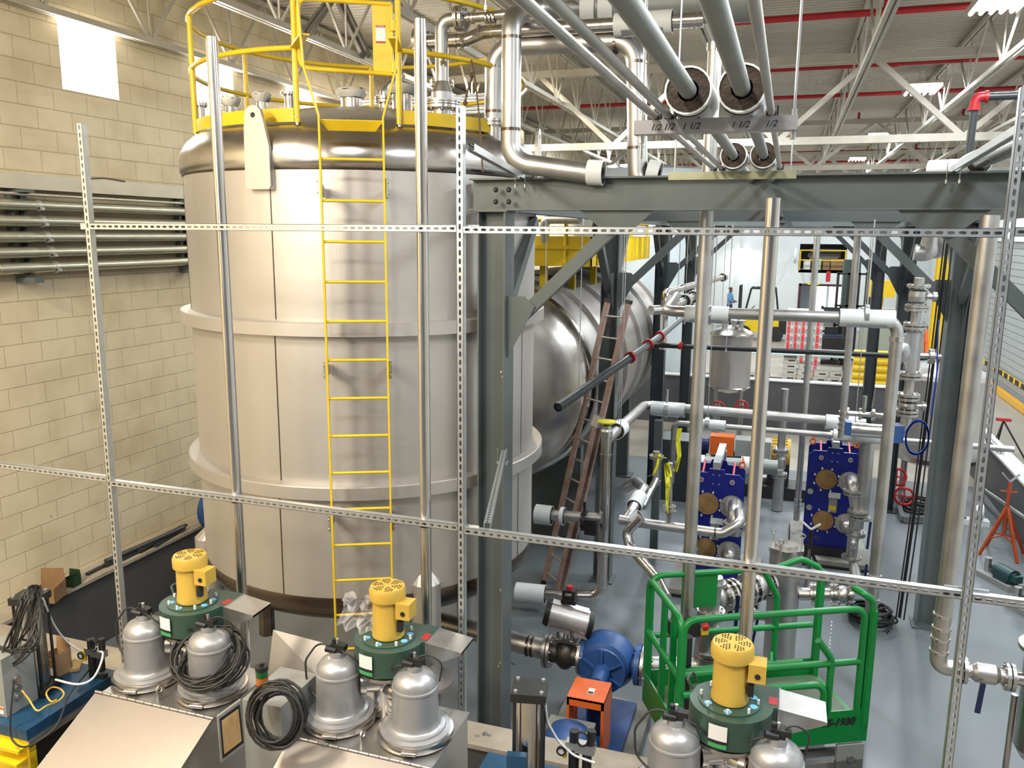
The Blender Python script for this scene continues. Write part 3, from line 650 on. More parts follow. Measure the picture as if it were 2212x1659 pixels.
# ================================================================ STAINLESS PIPES TIED TO THE STRUT FRAME
def vpipe(px,py,z0,label,y=4.365,r=.034):
    p=at(px,py,Y=y); t=thing('polished_standpipe',label,'pipe',(p.x,y,z0),'polished standpipes on the strut frame')
    obj('pipe_run',B().cyl((p.x,y,z0),(p.x,y,p.z),r,n=24,cap=False).cyl((p.x,y,z0),(p.x,y,p.z-.02),r*.93,n=20),SS,t)
    b=B()
    for z in (3.27,): b.ring((p.x,y,z-.035),(p.x,y,z-.012),r+.004,r-.002,18); b.cyl((p.x-.05,y-.01,z-.02),(p.x+.05,y-.01,z-.02),.006,n=6)
    obj('pipe_clamp',b,BLKM,t)
vpipe(457,80,.02,'polished steel pipe beside the window, left of the yellow ladder'); vpipe(907,42,.02,'polished steel pipe between the yellow ladder and the slotted middle post'); vpipe(1671,428,.02,'polished steel pipe ending just under the grey beam, above the yellow motor',r=.036)
# pipe rising behind the beam to the roof, and the others beyond
p=at(1545,95,Y=6.9)
t=thing('tall_standpipe','tall dull pipe rising from the floor past the beam toward the roof','pipe',(p.x,6.9,.02))
obj('pipe_run',B().cyl((p.x,6.9,.02),(p.x,6.9,p.z),.055,n=18),SSD,t)
obj('pipe_collar',B().ring((p.x,6.9,p.z-.05),(p.x,6.9,p.z+.01),.062,.05),SS,t)
# ================================================================ HANGING TRAPEZES WITH PIPES
YT=2.6; xa=at(1372,278,Y=YT).x; xb2=at(1723,268,Y=YT).x; zt=at(1540,272,Y=YT).z
tr=thing('pipe_trapeze','hanging steel channel marked with pen, carrying the five small pipes','pipe hanger',((xa+xb2)/2,YT,zt))
b=B(); b.box(xa,xb2,YT-.021,YT-.018,zt-.02,zt+.02); b.box(xa,xb2,YT-.02,YT+.02,zt+.018,zt+.021); b.box(xa,xb2,YT-.02,YT+.02,zt-.021,zt-.0185)
obj('channel',b,mat('zinc channel',(.50,.49,.50),.6,.4,.08,12),tr)
b=B()
for px,zz in ((1387,-.09),(1714,-.0)): x=at(px,270,Y=YT).x; b.cyl((x,YT,zt+zz),(x,YT,8.4),.0048,n=6); b.cyl((x,YT,zt-.045),(x,YT,zt-.02),.009,n=6); b.cyl((x,YT,zt+.02),(x,YT,zt+.04),.009,n=6)
obj('hanger_rod',b,GALV,tr)
for px,s_ in ((1416,'½'),(1444,'½'),(1492,'1½'),(1598,'1½'),(1665,'½')):
    q=at(px,270,Y=YT-.022)
    text({'½':'1/2','1½':'1 1/2'}[s_],.026,(q.x,YT-.0225,zt-.002),(PI/2,.0,0),INK,tr,'pen_lettering',.0002,0,.3)
YT2=4.62; x0=at(1445,376,Y=YT2).x; x1=at(1721,372,Y=YT2).x; zt2=at(1590,379,Y=YT2).z
tr2=thing('pipe_trapeze','second hanging channel for the small pipes, low against the grey beam','pipe hanger',((x0+x1)/2,YT2,zt2))
obj('channel',B().box(x0,x1,YT2-.02,YT2+.02,zt2-.02,zt2+.02),mat('yellow chromate channel',(.42,.42,.27),.6,.4,.1,12),tr2)
b=B()
for x in (x0+.03,x1-.03): b.cyl((x,YT2,zt2+.02),(x,YT2,8.4),.0045,n=6)
obj('hanger_rod',b,GALV,tr2)
hp=[((1140,0),(1415,252),.0107,'thin dull pipe on the trapeze, outermost on the tank side',0),((1192,0),(1446,250),.0107,'thin dull pipe on the trapeze, second in from the tank side',0),
((1340,0),(1492,232),.0242,'thick pipe on the trapeze with brown-cored white sleeve, nearer the tank',.068),((1546,0),(1603,222),.0242,'thick pipe on the trapeze with brown-cored white sleeve, farther from the tank',.068),((1625,0),(1665,258),.0107,'thin dull pipe on the trapeze, beyond both sleeved pipes',0)]
for (pa,pb,r,l,sl) in hp:
    x=at(pb[0],262,Y=YT).x; zc=zt+.021+ (sl if sl else r)
    t=thing('copper_size_pipe' if 0 else 'service_pipe',l,'pipe',(x,.4,zc),'small service pipes on the trapezes')
    obj('pipe_run',B().cyl((x,.4,zc),(x,14 if sl else 5.2,zc),r,n=14),PVC if sl else SSD,t)
    if sl:
        for yy in (YT,YT2): sleeve(t,(x,yy+.02,zc),(0,1,0),sl,.24,True,True)
    else: 
        b=B()
        for yy in (YT,YT2): b.box(x-.014,x+.014,yy-.006,yy+.006,zt+.02,zc+.004); b.cyl((x+.018,yy,zt+.02),(x+.018,yy,zc+.02),.003,n=5)
        obj('pipe_clip',b,BLKM,t)
# ================================================================ CONDUITS ON THE BLOCK WALL
XC=-7.84
b=B()
b.box(-7.99,-7.86,2.5,9.9,5.44,5.60)
t=solo('cable_trough',b,mat('warm galvanised sheet',(.60,.55,.44),.5,.4,.1,3),'broad galvanised wireway along the block wall above the conduits','wireway')
cz=[5.27,5.10,4.93,4.765,4.60]
for i,z in enumerate(cz):
    wd=['top','second','middle','fourth','lowest'][i]
    t=thing('conduit','%s of the five galvanised conduits along the block wall'%wd,'conduit',(XC,2.5,z),'conduits on the block wall')
    obj('pipe_run',B().cyl((XC,2.5,z),(XC,10.2,z),.057,n=14),EMT,t)
    obj('coupling',B().ring((XC,6.35+.03*i,z),(XC,6.85+.03*i,z),.063,.056,14),EMT,t)
    obj('pipe_strap',B().ring((XC,7.0+.04*i,z),(XC,7.04+.04*i,z),.068,.055,14).box(XC+.04,XC+.09,7.0+.04*i,7.04+.04*i,z-.05,z-.02),GALV,t)
for k,(yy,l) in enumerate(((6.78,'double channel stand-off rack for the conduits near the wireway joint'),(9.35,'channel stand-off rack for the conduits, close beside the big tank'))):
    b=B()
    for dy in (0,.16): b.box(-7.99,-7.91,yy+dy-.02,yy+dy+.02,4.52,5.44)
    b.box(-7.99,-7.72,yy+.02,yy+.14,4.44,4.50); b.box(-7.99,-7.74,yy+.0,yy+.14,5.40,5.43)
    solo('conduit_rack',b,STEEL,l,'bracket')
b=B().cyl((XC+.02,2.5,5.39),(XC+.02,10.2,5.375),.018,n=8)
solo('thin_conduit',b,EMT,'thin conduit just under the wireway, above the five fat ones','conduit')
# bundle of conduits turning on the far part of the wall (behind tank top)
for i in range(6):
    yy=13.25+.0*i; z=6.95-.13*0; r=.25+.1*i
    pts=[(-7.85,12.9+.13*(5-i)-.0,5.6),(-7.85,12.9+.13*(5-i),7.15-.0-.03*i-.12*0-.06*(5-i)),( -7.85+.0,15.5,7.15-.03*i-.06*(5-i))]
    pts=[(-7.85,12.75-.13*i+.0,5.6),(-7.85,12.75-.13*i,6.62+.13*i*.3),(-7.6,12.9,7.22+.0-.035*(5-i)),(-2.5,12.9,7.22-.035*(5-i))]
    pts=[(-7.85,12.9,5.6)]
    zz=6.98+.055*i; xx=-7.3-.1*i
    t=pipe('bent_conduit','%s of the bent conduits sweeping round beyond the tank top'%['innermost','second innermost','third innermost','third outermost','second outermost','outermost'][i],[(xx,13.2,5.4),(xx,13.2,zz),(-4.9,13.2,zz)],.022,GALV,.28+.09*i,8,cat='conduit',group='bent conduits beyond the tank top')
# items on the ledge and small junction
b=B().tube([at(190,386,X=-7.85),at(225,385,X=-7.85),at(270,392,X=-7.85)],.008,5)
solo('loose_cable',b,CABM,'loose cable lying along the top of the wireway','cable')
# ================================================================ HORIZONTAL TANK
HX,HZ,HR=-3.94,2.88,1.47; HY0,HY1=11.15,17.8
ht=thing('horizontal_tank','long ribbed stainless tank lying on its side behind the grey columns','tank',(HX,HY0,0))
ax=(0,1,0); ho=(HX,0,HZ)
obj('shell',B().slathe([(HR,HY0),(HR,HY1)],ho,ax,72),TANK,ht)
obj('front_head',B().slathe([(HR+.003,HY0+.02),(HR+.006,HY0-.05),(HR-.03,HY0-.16),(HR-.13,HY0-.26),(HR-.30,HY0-.33),(1.0,HY0-.40),(.6,HY0-.46),(.25,HY0-.485),(0,HY0-.49)],ho,ax,72),TANKW,ht)
obj('rear_head',B().slathe([(HR,HY1),(HR-.1,HY1+.2),(.6,HY1+.4),(0,HY1+.45)],ho,ax,48),TANK,ht)
for y in (12.0,13.3,14.7,16.1,17.4): obj('stiffening_ring',B().lathe([(HR-.01,y-.05),(HR+.07,y-.05),(HR+.07,y+.05),(HR-.01,y+.05)],ho,ax,72),TANK,ht)
for y in (12.4,16.6):
    obj('saddle',B().box(HX-1.0,HX+1.0,y-.1,y+.1,.02,1.75).box(HX-1.1,HX+1.1,y-.2,y+.2,.006,.03),STEEL,ht)
for y,dx in ((11.6,.55),(12.7,.7),(14.2,.7),(15.6,.7)):
    obj('support_post',B().bar((HX+dx,y,4.15),(HX+dx,y,4.62),.1,.1),YEL,ht)
# platform on top
pf=thing('tank_platform','yellow walkway platform with deep toe panels on top of the lying tank','platform',(-3.4,11.2,4.6))
px0,px1,py0,py1=-4.9,-2.62,11.35,16.4
b=B().box(px0,px1,py0,py0+.02,4.56,4.98); b.box(px0,px1,py0-.02,py0,4.80,4.85); obj('toe_panel',b,YEL,pf)
b=B().box(px1-.02,px1,py0,py1,4.56,4.98); 
for k in range(9): b.box(px1,px1+.02,py0+.3+k*.55,py0+.33+k*.55,4.57,4.97)
obj('toe_panel',b,YEL,pf)
obj('deck',B().box(px0,px1-.03,py0+.03,py1,4.60,4.64),DSTEEL,pf)
b=B()
for x,y in ((-3.0,11.36),(-3.9,11.36),(px1-.05,12.9),(px1-.05,14.6),(px1-.05,16.3)): obj('guard_post',B().cyl((x,y,4.6),(x,y,5.62),.03,n=10),YEL,pf)
b=B()
for z in (5.2,5.6): b.tube([(-4.8,11.36,z),(-3.0,11.36,z)],.024,8); b.tube([(px1-.05,12.4,z),(px1-.05,16.3,z)],.024,8)
obj('guard_rail',b,YEL,pf)
pipe('stainless_pipe','curved pale pipe hooking down into the yellow walkway platform',[(-3.35,11.5,4.66),(-3.3,11.3,5.22),(-2.75,11.15,5.22)],.07,SSD,.12,12)
# ================================================================ EXTENSION LADDER
e0=V((-3.07,10.78,.0)); e1=V((-2.72,10.38,.0)); et0=at(1313,650,Y=11.0); et1=at(1358,653,Y=10.72)
el=thing('extension_ladder','worn pinkish fibreglass extension ladder leaning beside the grey column','ladder',(-2.9,10.6,0))
for a,c in ((e0,et0),(e1,et1)):
    d=(c-a).normalized(); b=B().bar(a+V((0,0,.03)),c,.035,.085,(1,-.6,0)); q=obj('rail',b,LADR,el)
    obj('foot',B().bar(a+V((0,0,.005)),a+V((0,0,.05)),.07,.1),BLK,q); obj('cap',B().bar(c-d*.02,c+d*.03,.045,.095,(1,-.6,0)),BLK,q)
a,c=e1+(et1-e1)*.02,e1+(et1-e1)*.62; o_=V((-.06,-.04,0))
obj('fly_rail',B().bar(a+o_+V((0,0,.05)),c+o_,.03,.07,(1,-.6,0)),LADR,el); obj('slide_guide',B().bar(c+o_-V((.02,0,.1)),c+o_+V((.03,0,.05)),.07,.12,(1,-.6,0)),GALV,el)
for k in range(14):
    f=(k+.6)/14.3; obj('rung',B().cyl(e0.lerp(et0,f),e1.lerp(et1,f),.016,n=8),SSD,el)
# ================================================================ DARK FIRE PIPE RUNNING PAST THE LADDER
t=thing('grooved_fire_pipe','dark sloping pipe with red couplings passing behind the leaning ladder','pipe',at(1205,880,Y=8))
gp=[at(1205,880,Y=8.3),at(1362,772,Y=9.9),at(1400,745,Y=10.5),at(1425,727,Y=11.2),at(1482,680,Y=13.4)]
obj('pipe_run',B().cyl(gp[0],gp[1],.052,n=16,cap=False).cyl(gp[0]+(gp[1]-gp[0])*.01,gp[1],.044,n=12),DSTEEL,t); obj('pipe_run',B().tube(gp[1:],.046,10),mat('weathered pipe',(.16,.18,.19),.2,.45),t)
for p_,q_ in ((gp[1],gp[2]),(gp[2],gp[3]),(gp[3],gp[4])): 
    d=(q_-p_).normalized(); obj('coupling',B().ring(p_-d*.03,p_+d*.03,.072,.04,12).cb(p_+V((0,0,.06)),(.05,.06,.03)),REDB,t)
# long black horizontal pipe with red ends
y=12.9; a=at(1402,745,Y=y); c=at(1920,768,Y=y)
t=thing('black_pipe','long black horizontal pipe with red couplings crossing behind the standpipes','pipe',a)
obj('pipe_run',B().cyl(a,c,.038,n=12),BLK,t)
for px,py in ((1402,745),(1470,747)): q=at(px,py,Y=y); obj('coupling',B().ring(q-V((.03,0,0)),q+V((.03,0,0)),.06,.04,12),REDB,t)
a=at(1905,773,Y=y)+V((.3,0,0)); c=at(2030,770,Y=y); t=thing('black_pipe','short black pipe with a red end between the check valve and the far column','pipe',a)
obj('pipe_run',B().cyl(a,c,.04,n=12),BLK,t); obj('coupling',B().ring(c-V((.03,0,0)),c+V((.03,0,0)),.062,.04,12),REDB,t)
# ================================================================ HANGING PIPE RUNS
# H1 upper run, turns down to the floor
yh=9; zH=4.19; xa=at(1440,674,Y=yh).x; xd=at(1938,720,Y=yh).x
t=pipe('stainless_pipe','upper level pipe with two white sleeves, turning down to the floor beside a column',[(xa-.1,yh+1.6,zH+.05),(xa,yh,zH),(xd,yh,zH),(xd,yh,.15)],.06,SSD,.15,16,sleeves=((at(1527,679,Y=yh),(1,0,0),.092,.46),(at(1873,688,Y=yh),(1,0,0),.092,.52)))
for z in (3.97,1.42,1.15): obj('press_fitting',B().ring((xd,yh,z),(xd,yh,z+.05),.072,.05),SS,t)
for px in (1533,1872): q=at(px,680,Y=yh); obj('hanger',B().cyl(q+V((0,0,.09)),q+V((0,0,.95)),.008,n=6).ring(q-V((.02,0,0)),q+V((.02,0,0)),.105,.092,20),GALV,t)
# H2 mid run and the branch to the near riser
yh=12.6; zH=2.36; xl=at(1393,878,Y=yh).x
t=pipe('stainless_pipe','middle pipe run with white sleeves, elbowing toward the capped riser by the ladder',[(-2.06,10.02,2.42),(-2.0,yh,zH+.02),(at(1870,915,Y=yh).x,yh,zH-.02)],.07,SSD,.16,16,
  sleeves=((at(1443,884,Y=yh),(1,0,0),.115,.52),(at(1818,914,Y=yh),(1,0,0),.115,.44),((-2.045,10.75,2.40),(0.03,1,-.02),.115,.3,True,False)))
for px,yy,x in ((1440,yh,None),(1818,yh,None)): q=at(px,885 if px<1500 else 912,Y=yy); obj('hanger',B().cyl(q+V((0,0,.1)),q+V((0,0,.32 if px<1500 else .6)),.02,n=6).ring(q-V((.03,0,0)),q+V((.03,0,0)),.125,.115,20),GALV,t)
obj('hanger_rod',B().cyl((-2.045,10.72,2.5),(-2.045,10.72,5.2),.006,n=6),GALV,t)
b=B().bar((at(1424,900,Y=12.4).x,12.4,.02),(at(1424,900,Y=12.4).x,12.4,2.2),.12,.12); solo('pipe_support_post',b,STEEL,'grey steel post holding up the middle pipe run near the caution tape','support post')
# H3 lower run
yh=12.3; zH=2.2; xl=at(1456,915,Y=yh).x
t=pipe('stainless_pipe','thin lower pipe run with two white sleeves reaching far past the big grey column',[(xl,yh,1.25),(xl,yh,zH),(3.05,yh,zH)],.042,SSD,.1,14,sleeves=((at(1532,918,Y=yh),(1,0,0),.085,.48),(at(1850,943,Y=yh),(1,0,0),.085,.62)))
b=B()
for z in (1.9,1.55,1.45): b.ring((xl,yh,z),(xl,yh,z+.04),.052,.04,14)
obj('press_fitting',b,SS,t); 
for px,py in ((1528,915),(1845,940)): q=at(px,py,Y=yh); obj('hanger',B().cyl(q+V((0,0,.06)),q+V((0,0,2.9)),.007,n=6).ring(q-V((.03,0,0)),q+V((.03,0,0)),.095,.085,18),GALV,t)
# capped riser near the ladder, down to floor and left to a white sleeve
xr=-2.06; yr_=10.0
t=pipe('stainless_pipe','tall riser beside the leaning ladder, elbowing along the floor to a white sleeve',[(xr,yr_,2.62),(xr,yr_,.30),(-2.62,yr_-.1,.27),(-3.1,yr_-.15,.25)],.07,SS,.16,16,sleeves=((V((-3.0,yr_-.14,.255)),(1,.1,0),.13,.4,True,False),))
b=B()
for z in (2.22,1.0,.85,.42): obj('press_fitting',B().ring((xr,yr_,z),(xr,yr_,z+.03),.078,.06,18),SS,t)
b.lathe([(.07,2.45),(.082,2.47),(.082,2.55),(.05,2.62),(.03,2.64)],(xr,yr_,0),n=16); obj('press_fitting',b,SS,t)
b=B().cyl((xr,yr_,2.66),(xr,yr_,2.675),.12,n=20).cyl((xr,yr_,2.62),(xr,yr_,2.67),.03,n=10); solo('yellow_pipe_cap',b,TYEL,'bright yellow tape cap on the open top of the riser','cap')
# manifold by the first heat exchanger
t=pipe('stainless_pipe','pale manifold pipe running level to the lower elbow of the near blue exchanger',[at(1338,1122,Y=10.1),at(1375,1128,Y=10.1),at(1560,1152,Y=10.1),at(1600,1130,Y=10.15),at(1597,1105,Y=10.5)],.065,SSD,.14,16,welds=((at(1545,1150,Y=10.1),(1,0,0)),))
t=pipe('stainless_pipe','pipe with banded white sleeve dropping toward the manifold elbow',[at(1350,1130,Y=10.2),at(1362,1108,Y=10.3),at(1392,1055,Y=10.9),at(1375,1040,Y=11.3),at(1350,1055,Y=11.3)],.072,SSD,.1,14,sleeves=((at(1376,1083,Y=10.6),at(1392,1055,Y=10.9)-at(1362,1108,Y=10.3),.105,.26,True,False),))
t=pipe('stainless_pipe','bent stainless pipe curving down toward the green lift basket',[at(1385,1118,Y=9.9),at(1352,1150,Y=9.9),at(1360,1180,Y=9.8),at(1420,1250,Y=9.3),at(1440,1290,Y=9.1)],.062,SS,.14,14,sleeves=((at(1376,1120,Y=9.95),(.6,0,.45),.09,.12,True,False),))
t=pipe('stainless_pipe','vertical flanged pipe wrapped with yellow tape, joining a slanting lower pipe',[at(1418,975,Y=11.2),at(1418,1035,Y=11.2),at(1388,1095,Y=10.6)],.05,SSD,.06,14)
for py in (987,1042): obj('pipe_flange',B().flange(at(1418,py,Y=11.2),(0,0,1),.10 if py<1000 else .062,.05,8),SSD,t)
t=pipe('stainless_pipe','slim tape-wrapped riser standing on the pale manifold pipe',[at(1446,1135,Y=10.1),at(1446,1095,Y=10.1),at(1447,1040,Y=10.1),at(1448,1000,Y=10.1)],.035,SSD,.05,12)
for py in (1094,1104): obj('pipe_flange',B().flange(at(1446,py,Y=10.1),(0,0,1),.085,.02,8),SS,t)
def tape(pts,w,label,words=()):
    b=B(); pts=[V(p) for p in pts]; vs=[]
    for i,p in enumerate(pts):
        tw=i*.5+1; s_=V((math.cos(tw*.5),math.sin(tw*.5)*.5,math.sin(i*1.3)*.3)).normalized()*w/2
        vs+=[p-s_,p+s_,p+s_+V((0,.002,0)),p-s_+V((0,.002,0))]
    n=len(pts); b.add(vs,[(4*i+j,4*i+(j+1)%4,4*i+4+(j+1)%4,4*i+4+j) for i in range(n-1) for j in range(4)],True)
    t=thing('caution_tape',label,'caution tape',pts[0]); obj('ribbon',b,TYEL,t)
    for body,px,py,Y,sz,rot in words: text(body,sz,at(px,py,Y=Y),(PI/2,rot,0),INK,t)
tape([at(1446,1030,Y=9.95),at(1440,1000,Y=9.95),at(1443,1050,Y=9.95),at(1441,1080,Y=9.95),at(1443,1110,Y=9.95)],.07,'long yellow caution tape strand hanging down onto the manifold riser',(('CAUTION',1442,1062,9.9,.05,PI/2),('CAUTION',1443,1098,9.9,.045,PI/2)))
tape([at(1468,925,Y=11),at(1464,950,Y=11),at(1467,985,Y=11),at(1460,1020,Y=11),at(1452,1012,Y=11)],.07,'yellow caution tape strand draped from the thin elbowed pipe')
tape([at(1395,1030,Y=11),at(1412,1025,Y=11),at(1420,1005,Y=11),at(1425,980,Y=11),at(1412,985,Y=11),at(1440,990,Y=11)],.05,'crumpled yellow caution tape tied round the flanged pipe')
# slim vertical pipes and rods between the columns
for px,py,Y,zb,r,l in ((1765,520,14.,.3,.05,'slim vertical pipe passing behind the tall polished pipe'),(1852,525,11.5,2.35,.045,'slim vertical pipe with ribbed collar above the lower white sleeve')):
    q=at(px,py,Y=Y); t=thing('vertical_pipe',l,'pipe',(q.x,Y,zb)); obj('pipe_run',B().cyl((q.x,Y,zb),(q.x,Y,5.15),r,n=12),SSD,t)
    b=B()
    for k in range(4): b.ring((q.x,Y,zb+.1+k*.08),(q.x,Y,zb+.13+k*.08),r+.012,r,12)
    obj('ribbed_collar',b,SS,t)
b=B()
for i,(px,y0,y1,Y) in enumerate(((1178,470,640,9.5),(1250,470,850,9),(1340,500,930,10.4),(1462,480,690,12),(1478,480,700,13),(1500,480,640,14),(1558,520,700,15),(1568,480,760,12.5),(1650,520,690,14))):
    q=at(px,y1,Y=Y); b=B().cyl((q.x,Y,q.z),(q.x,Y,5.18),.006,n=5); b.cyl((q.x,Y,5.1),(q.x,Y,5.18),.018,n=6); b.cyl((q.x,Y,q.z),(q.x,Y,q.z+.04),.014,n=6)
    t=thing('threaded_rod','thin steel rod hanging from the grey frame with nothing on its end' ,'rod',(q.x,Y,q.z),'bare hanger rods under the grey frame'); obj('rod',b,GALV,t)
# sleeved pair of pipes running away to the right of the lying tank
for (pa,pb,ya,yb,r,l) in (((1437,632),(1565,598),13,19,.06,'polished pipe in hoops running away at the upper left of the small tank'),((1440,668),(1500,640),13,16,.075,'fat dark-ended pipe running away just above the upper sleeved run')):
    a=at(*pa,Y=ya); c=at(*pb,Y=yb); t=pipe('stainless_pipe',l,[a+V((0,0,-.9)) if r<.07 else a-V((.2,.3,0)),a,c],r,SS,.15,14)
    sleeve(t,a.lerp(c,.62),c-a,r*1.6,.25,True,False); sleeve(t,a.lerp(c,.97),c-a,r*1.6,.25,True,False)
# ================================================================ CHECK VALVE STACK
vx_,vy_=1.42,10.3
zc=lambda py: at(1985-(py-600)*.085,py,Y=vy_).z
vs_=thing('valve_stack','upright stack of flanged valves with a bulging check valve, left of the column','valve assembly',(vx_,vy_,2.8))
b=B().cyl((vx_,vy_,zc(905)),(vx_,vy_,zc(600)),.055,n=16); obj('spool_pipe',b,SSD,vs_)
for py in (618,661,668,700,708,808,816,853,861,887,895): obj('pipe_flange',B().flange((vx_,vy_,zc(py)),(0,0,1),.125,.03,8,.011),SSD,vs_)
def ballv(z0,z1): return B().lathe([(.06,z0),(.095,z0+.02),(.10,(z0+z1)/2),(.095,z1-.02),(.06,z1)],(vx_,vy_,0),n=20).cyl((vx_,vy_,(z0+z1)/2),(vx_+.2,vy_-.02,(z0+z1)/2),.03,n=10).cyl((vx_+.15,vy_-.02,(z0+z1)/2),(vx_+.19,vy_-.02,(z0+z1)/2),.055,n=10)
obj('ball_valve',ballv(zc(655),zc(625)),SSD,vs_); obj('ball_valve',ballv(zc(885),zc(866)),SSD,vs_)
z0,z1=zc(800),zc(716); zm=(z0+z1)/2
poly=[(.07,z1),(.08,z0+.02),(-.06,z0),(-.09,z0+.1),(-.2,z0+.17),(-.245,zm),(-.22,zm+.1),(-.12,zm+.18),(-.07,z1-.02)]
b=B().prism([(vx_+x,z) for x,z in poly],-.07,.07,(0,vy_,0)); b.sph((vx_-.12,vy_,zm-.01),.15,(.9,.75,1.05)); b.cyl((vx_,vy_,z0),(vx_,vy_,z1),.085,n=20)
b.cyl((vx_-.1,vy_-.14,zm),(vx_-.1,vy_-.1,zm),.02,n=8); obj('check_valve_body',b,SILV,vs_)
b=B().cyl((vx_,vy_,zm-.05),(vx_+.3,vy_,zm-.05),.035,n=10).flange((vx_+.2,vy_,zm-.05),(1,0,0),.09,.05,6); obj('side_branch',b,SSD,vs_)
t=pipe('stainless_pipe','short elbow from the bottom of the valve stack into the blue strainer',[(vx_,vy_,zc(898)),(vx_,vy_,zc(930)),(vx_-.32,vy_,zc(940))],.06,SSD,.12,14)
b=B().tube([V((vx_+.12+.12*math.cos(a*.35),vy_-.12,2.72+.2*math.sin(a*.35)+.005*(a%5))) for a in range(75)],.010,5)
b.tube([(vx_+.24,vy_-.1,3.0),(vx_+.26,vy_-.08,3.5),(vx_+.22,vy_-.1,4.1)],.008,5); solo('blue_air_hose',b,BHOSE,'coil of thin blue air hose hanging at the foot of the valve stack','hose')
q=at(1940,935,Y=vy_); b=B().cb((q.x-.0,vy_,q.z),(.10,.2,.2)); b.cb((q.x-.55,vy_,q.z+.02),(.07,.18,.16)); t=thing('inline_strainer','blue-flanged steel strainer box just left of the blue hose coil','strainer',(q.x-.3,vy_,q.z)); obj('blue_bonnet',b,PBLUE,t)
obj('barrel',B().cyl((q.x-.52,vy_,q.z),(q.x-.05,vy_,q.z),.085,n=16),SS,t)
# small valve cluster at the lower sleeve
b=B(); q=at(1865,895,Y=11.6); b.cyl(q-V((.25,0,0)),q+V((.35,0,0)),.035,n=10)
for k in range(4): b.flange(q+V((-.2+k*.16,0,0)),(1,0,0),.08,.03,6)
b.cyl(q,q+V((0,0,.25)),.03,n=8); b.bar(q+V((.1,0,.1)),q+V((.12,0,.35)),.02,.01)
solo('valve_cluster',b,SS,'cluster of small flanged valves above the lower right white sleeve','valve')
# silver check valve elbows upper right and overhead clutter under beams
t=pipe('stainless_pipe','pair of large silver elbows under the frame, right of the valve stack top',[at(1975,545,Y=14),at(2010,548,Y=14),at(2012,505,Y=14)],.13,SSD,.15,14)
t=pipe('stainless_pipe','large silver U-bend beside the yellow crane column',[at(2035,500,Y=14),at(2035,540,Y=14),at(2000,540,Y=14.4)],.13,SSD,.2,14)
# ================================================================ HEAT EXCHANGERS
hx=thing('plate_heat_exchanger','deep blue plate heat exchanger standing free on its pad, farther of the two','heat exchanger',(.85,13.1,0))
X0,X1,Y0,Z0,Z1=.50,1.235,13.0,.26,1.78
def plate(y,t,z1,label,cut=.06):
    return B().prism([(X0,Z0),(X1,Z0),(X1,z1-cut),(X1-cut,z1),((X0+X1)/2+.12,z1),((X0+X1)/2+.1,z1+.06),((X0+X1)/2-.1,z1+.06),((X0+X1)/2-.12,z1),(X0+cut,z1),(X0,z1-cut)],-y-t,-y)
obj('front_plate',plate(Y0,.035,Z1,''),BLUE,hx); obj('back_plate',plate(Y0+.42,.035,Z1+.02,''),BLUE,hx)
b=B(); 
for k in range(36): b.box(X0+.07,X1-.07,Y0+.04+k*.0104,Y0+.045+k*.0104,Z0+.05,Z1-.1)
tag(obj('plate_pack',b,SSD,hx),kind='stuff')
obj('carrying_bar',B().box((X0+X1)/2-.05,(X0+X1)/2+.05,Y0-.02,Y0+1.1,Z1+.06,Z1+.16),GALV,hx)
obj('rear_support',B().box((X0+X1)/2-.06,(X0+X1)/2+.06,Y0+1.0,Y0+1.1,.12,Z1+.06),GALV,hx)
obj('foot',B().box(X0+.02,X1-.02,Y0-.05,Y0+.1,.12,.262),BLKM,hx)
bx,fx=at(1785,1035,Y=13).x,at(1835,1037,Y=13).x; za,zb=1.34,.68
for z in (za,zb):
    q=obj('port_cover',B().cyl((bx,Y0-.02,z),(bx,Y0,z),.155,n=26),GASK,hx); b=B()
    for k in range(8): a=2*PI*(k+.5)/8; b.cyl((bx+.185*math.cos(a),Y0-.05,z+.185*math.sin(a)),(bx+.185*math.cos(a),Y0,z+.185*math.sin(a)),.013,n=6)
    obj('stud',b,WHT,q)
    q=obj('port_nozzle',B().flange((fx,Y0-.03,z),(0,1,0),.16,.03,8,.014).cyl((fx,Y0-.2,z),(fx,Y0,z),.10,n=20).sph((fx,Y0-.2,z),.10),SSD,hx)
for x in (X0+.17,X1-.15):
    q=obj('tie_rod',B().cyl((x,Y0-.02,Z1-.10),(x,Y0+.5,Z1+.04),.016,n=8),PINK,hx); obj('tie_nut',B().ring((x,Y0-.03,Z1-.1),(x,Y0-.005,Z1-.1),.035,.018,12),GALV,q)
b=B()
for k in range(4): b.cyl(((X0+X1)/2-.04+.08*(k%2),Y0-.008,Z1-.02-.13*(k//2)),((X0+X1)/2-.04+.08*(k%2),Y0,Z1-.02-.13*(k//2)),.011,n=8)
obj('bolt_head',b,GALV,hx)
b=B().cyl((X0+.05,Y0-.03,1.13),(X0+.05,Y0,1.13),.045,n=8).cyl((X0+.05,Y0-.03,.87),(X0+.05,Y0,.87),.045,n=8); obj('lock_nut',b,SSD,hx)
obj('name_plate',B().box((X0+X1)/2-.05,(X0+X1)/2+.12,Y0-.004,Y0-.001,1.05,1.14),WHT,hx); obj('data_label',B().box((X0+X1)/2-.04,(X0+X1)/2+.08,Y0-.004,Y0-.001,.82,1.04),GRYB,hx)
obj('sticker',B().box((X0+X1)/2-.03,(X0+X1)/2+.07,Y0-.005,Y0-.0042,.86,.93),YEL,hx)
for x in (X0+.05,X1-.05): obj('lifting_shackle',B().ring((x,Y0+.40,Z1+.04),(x,Y0+.42,Z1+.04),.05,.03,14).tube([(x,Y0+.41,Z1+.06),(x,Y0+.40,Z1+.2),(x+.03,Y0+.41,Z1+.06)],.012,6),ORG,hx)
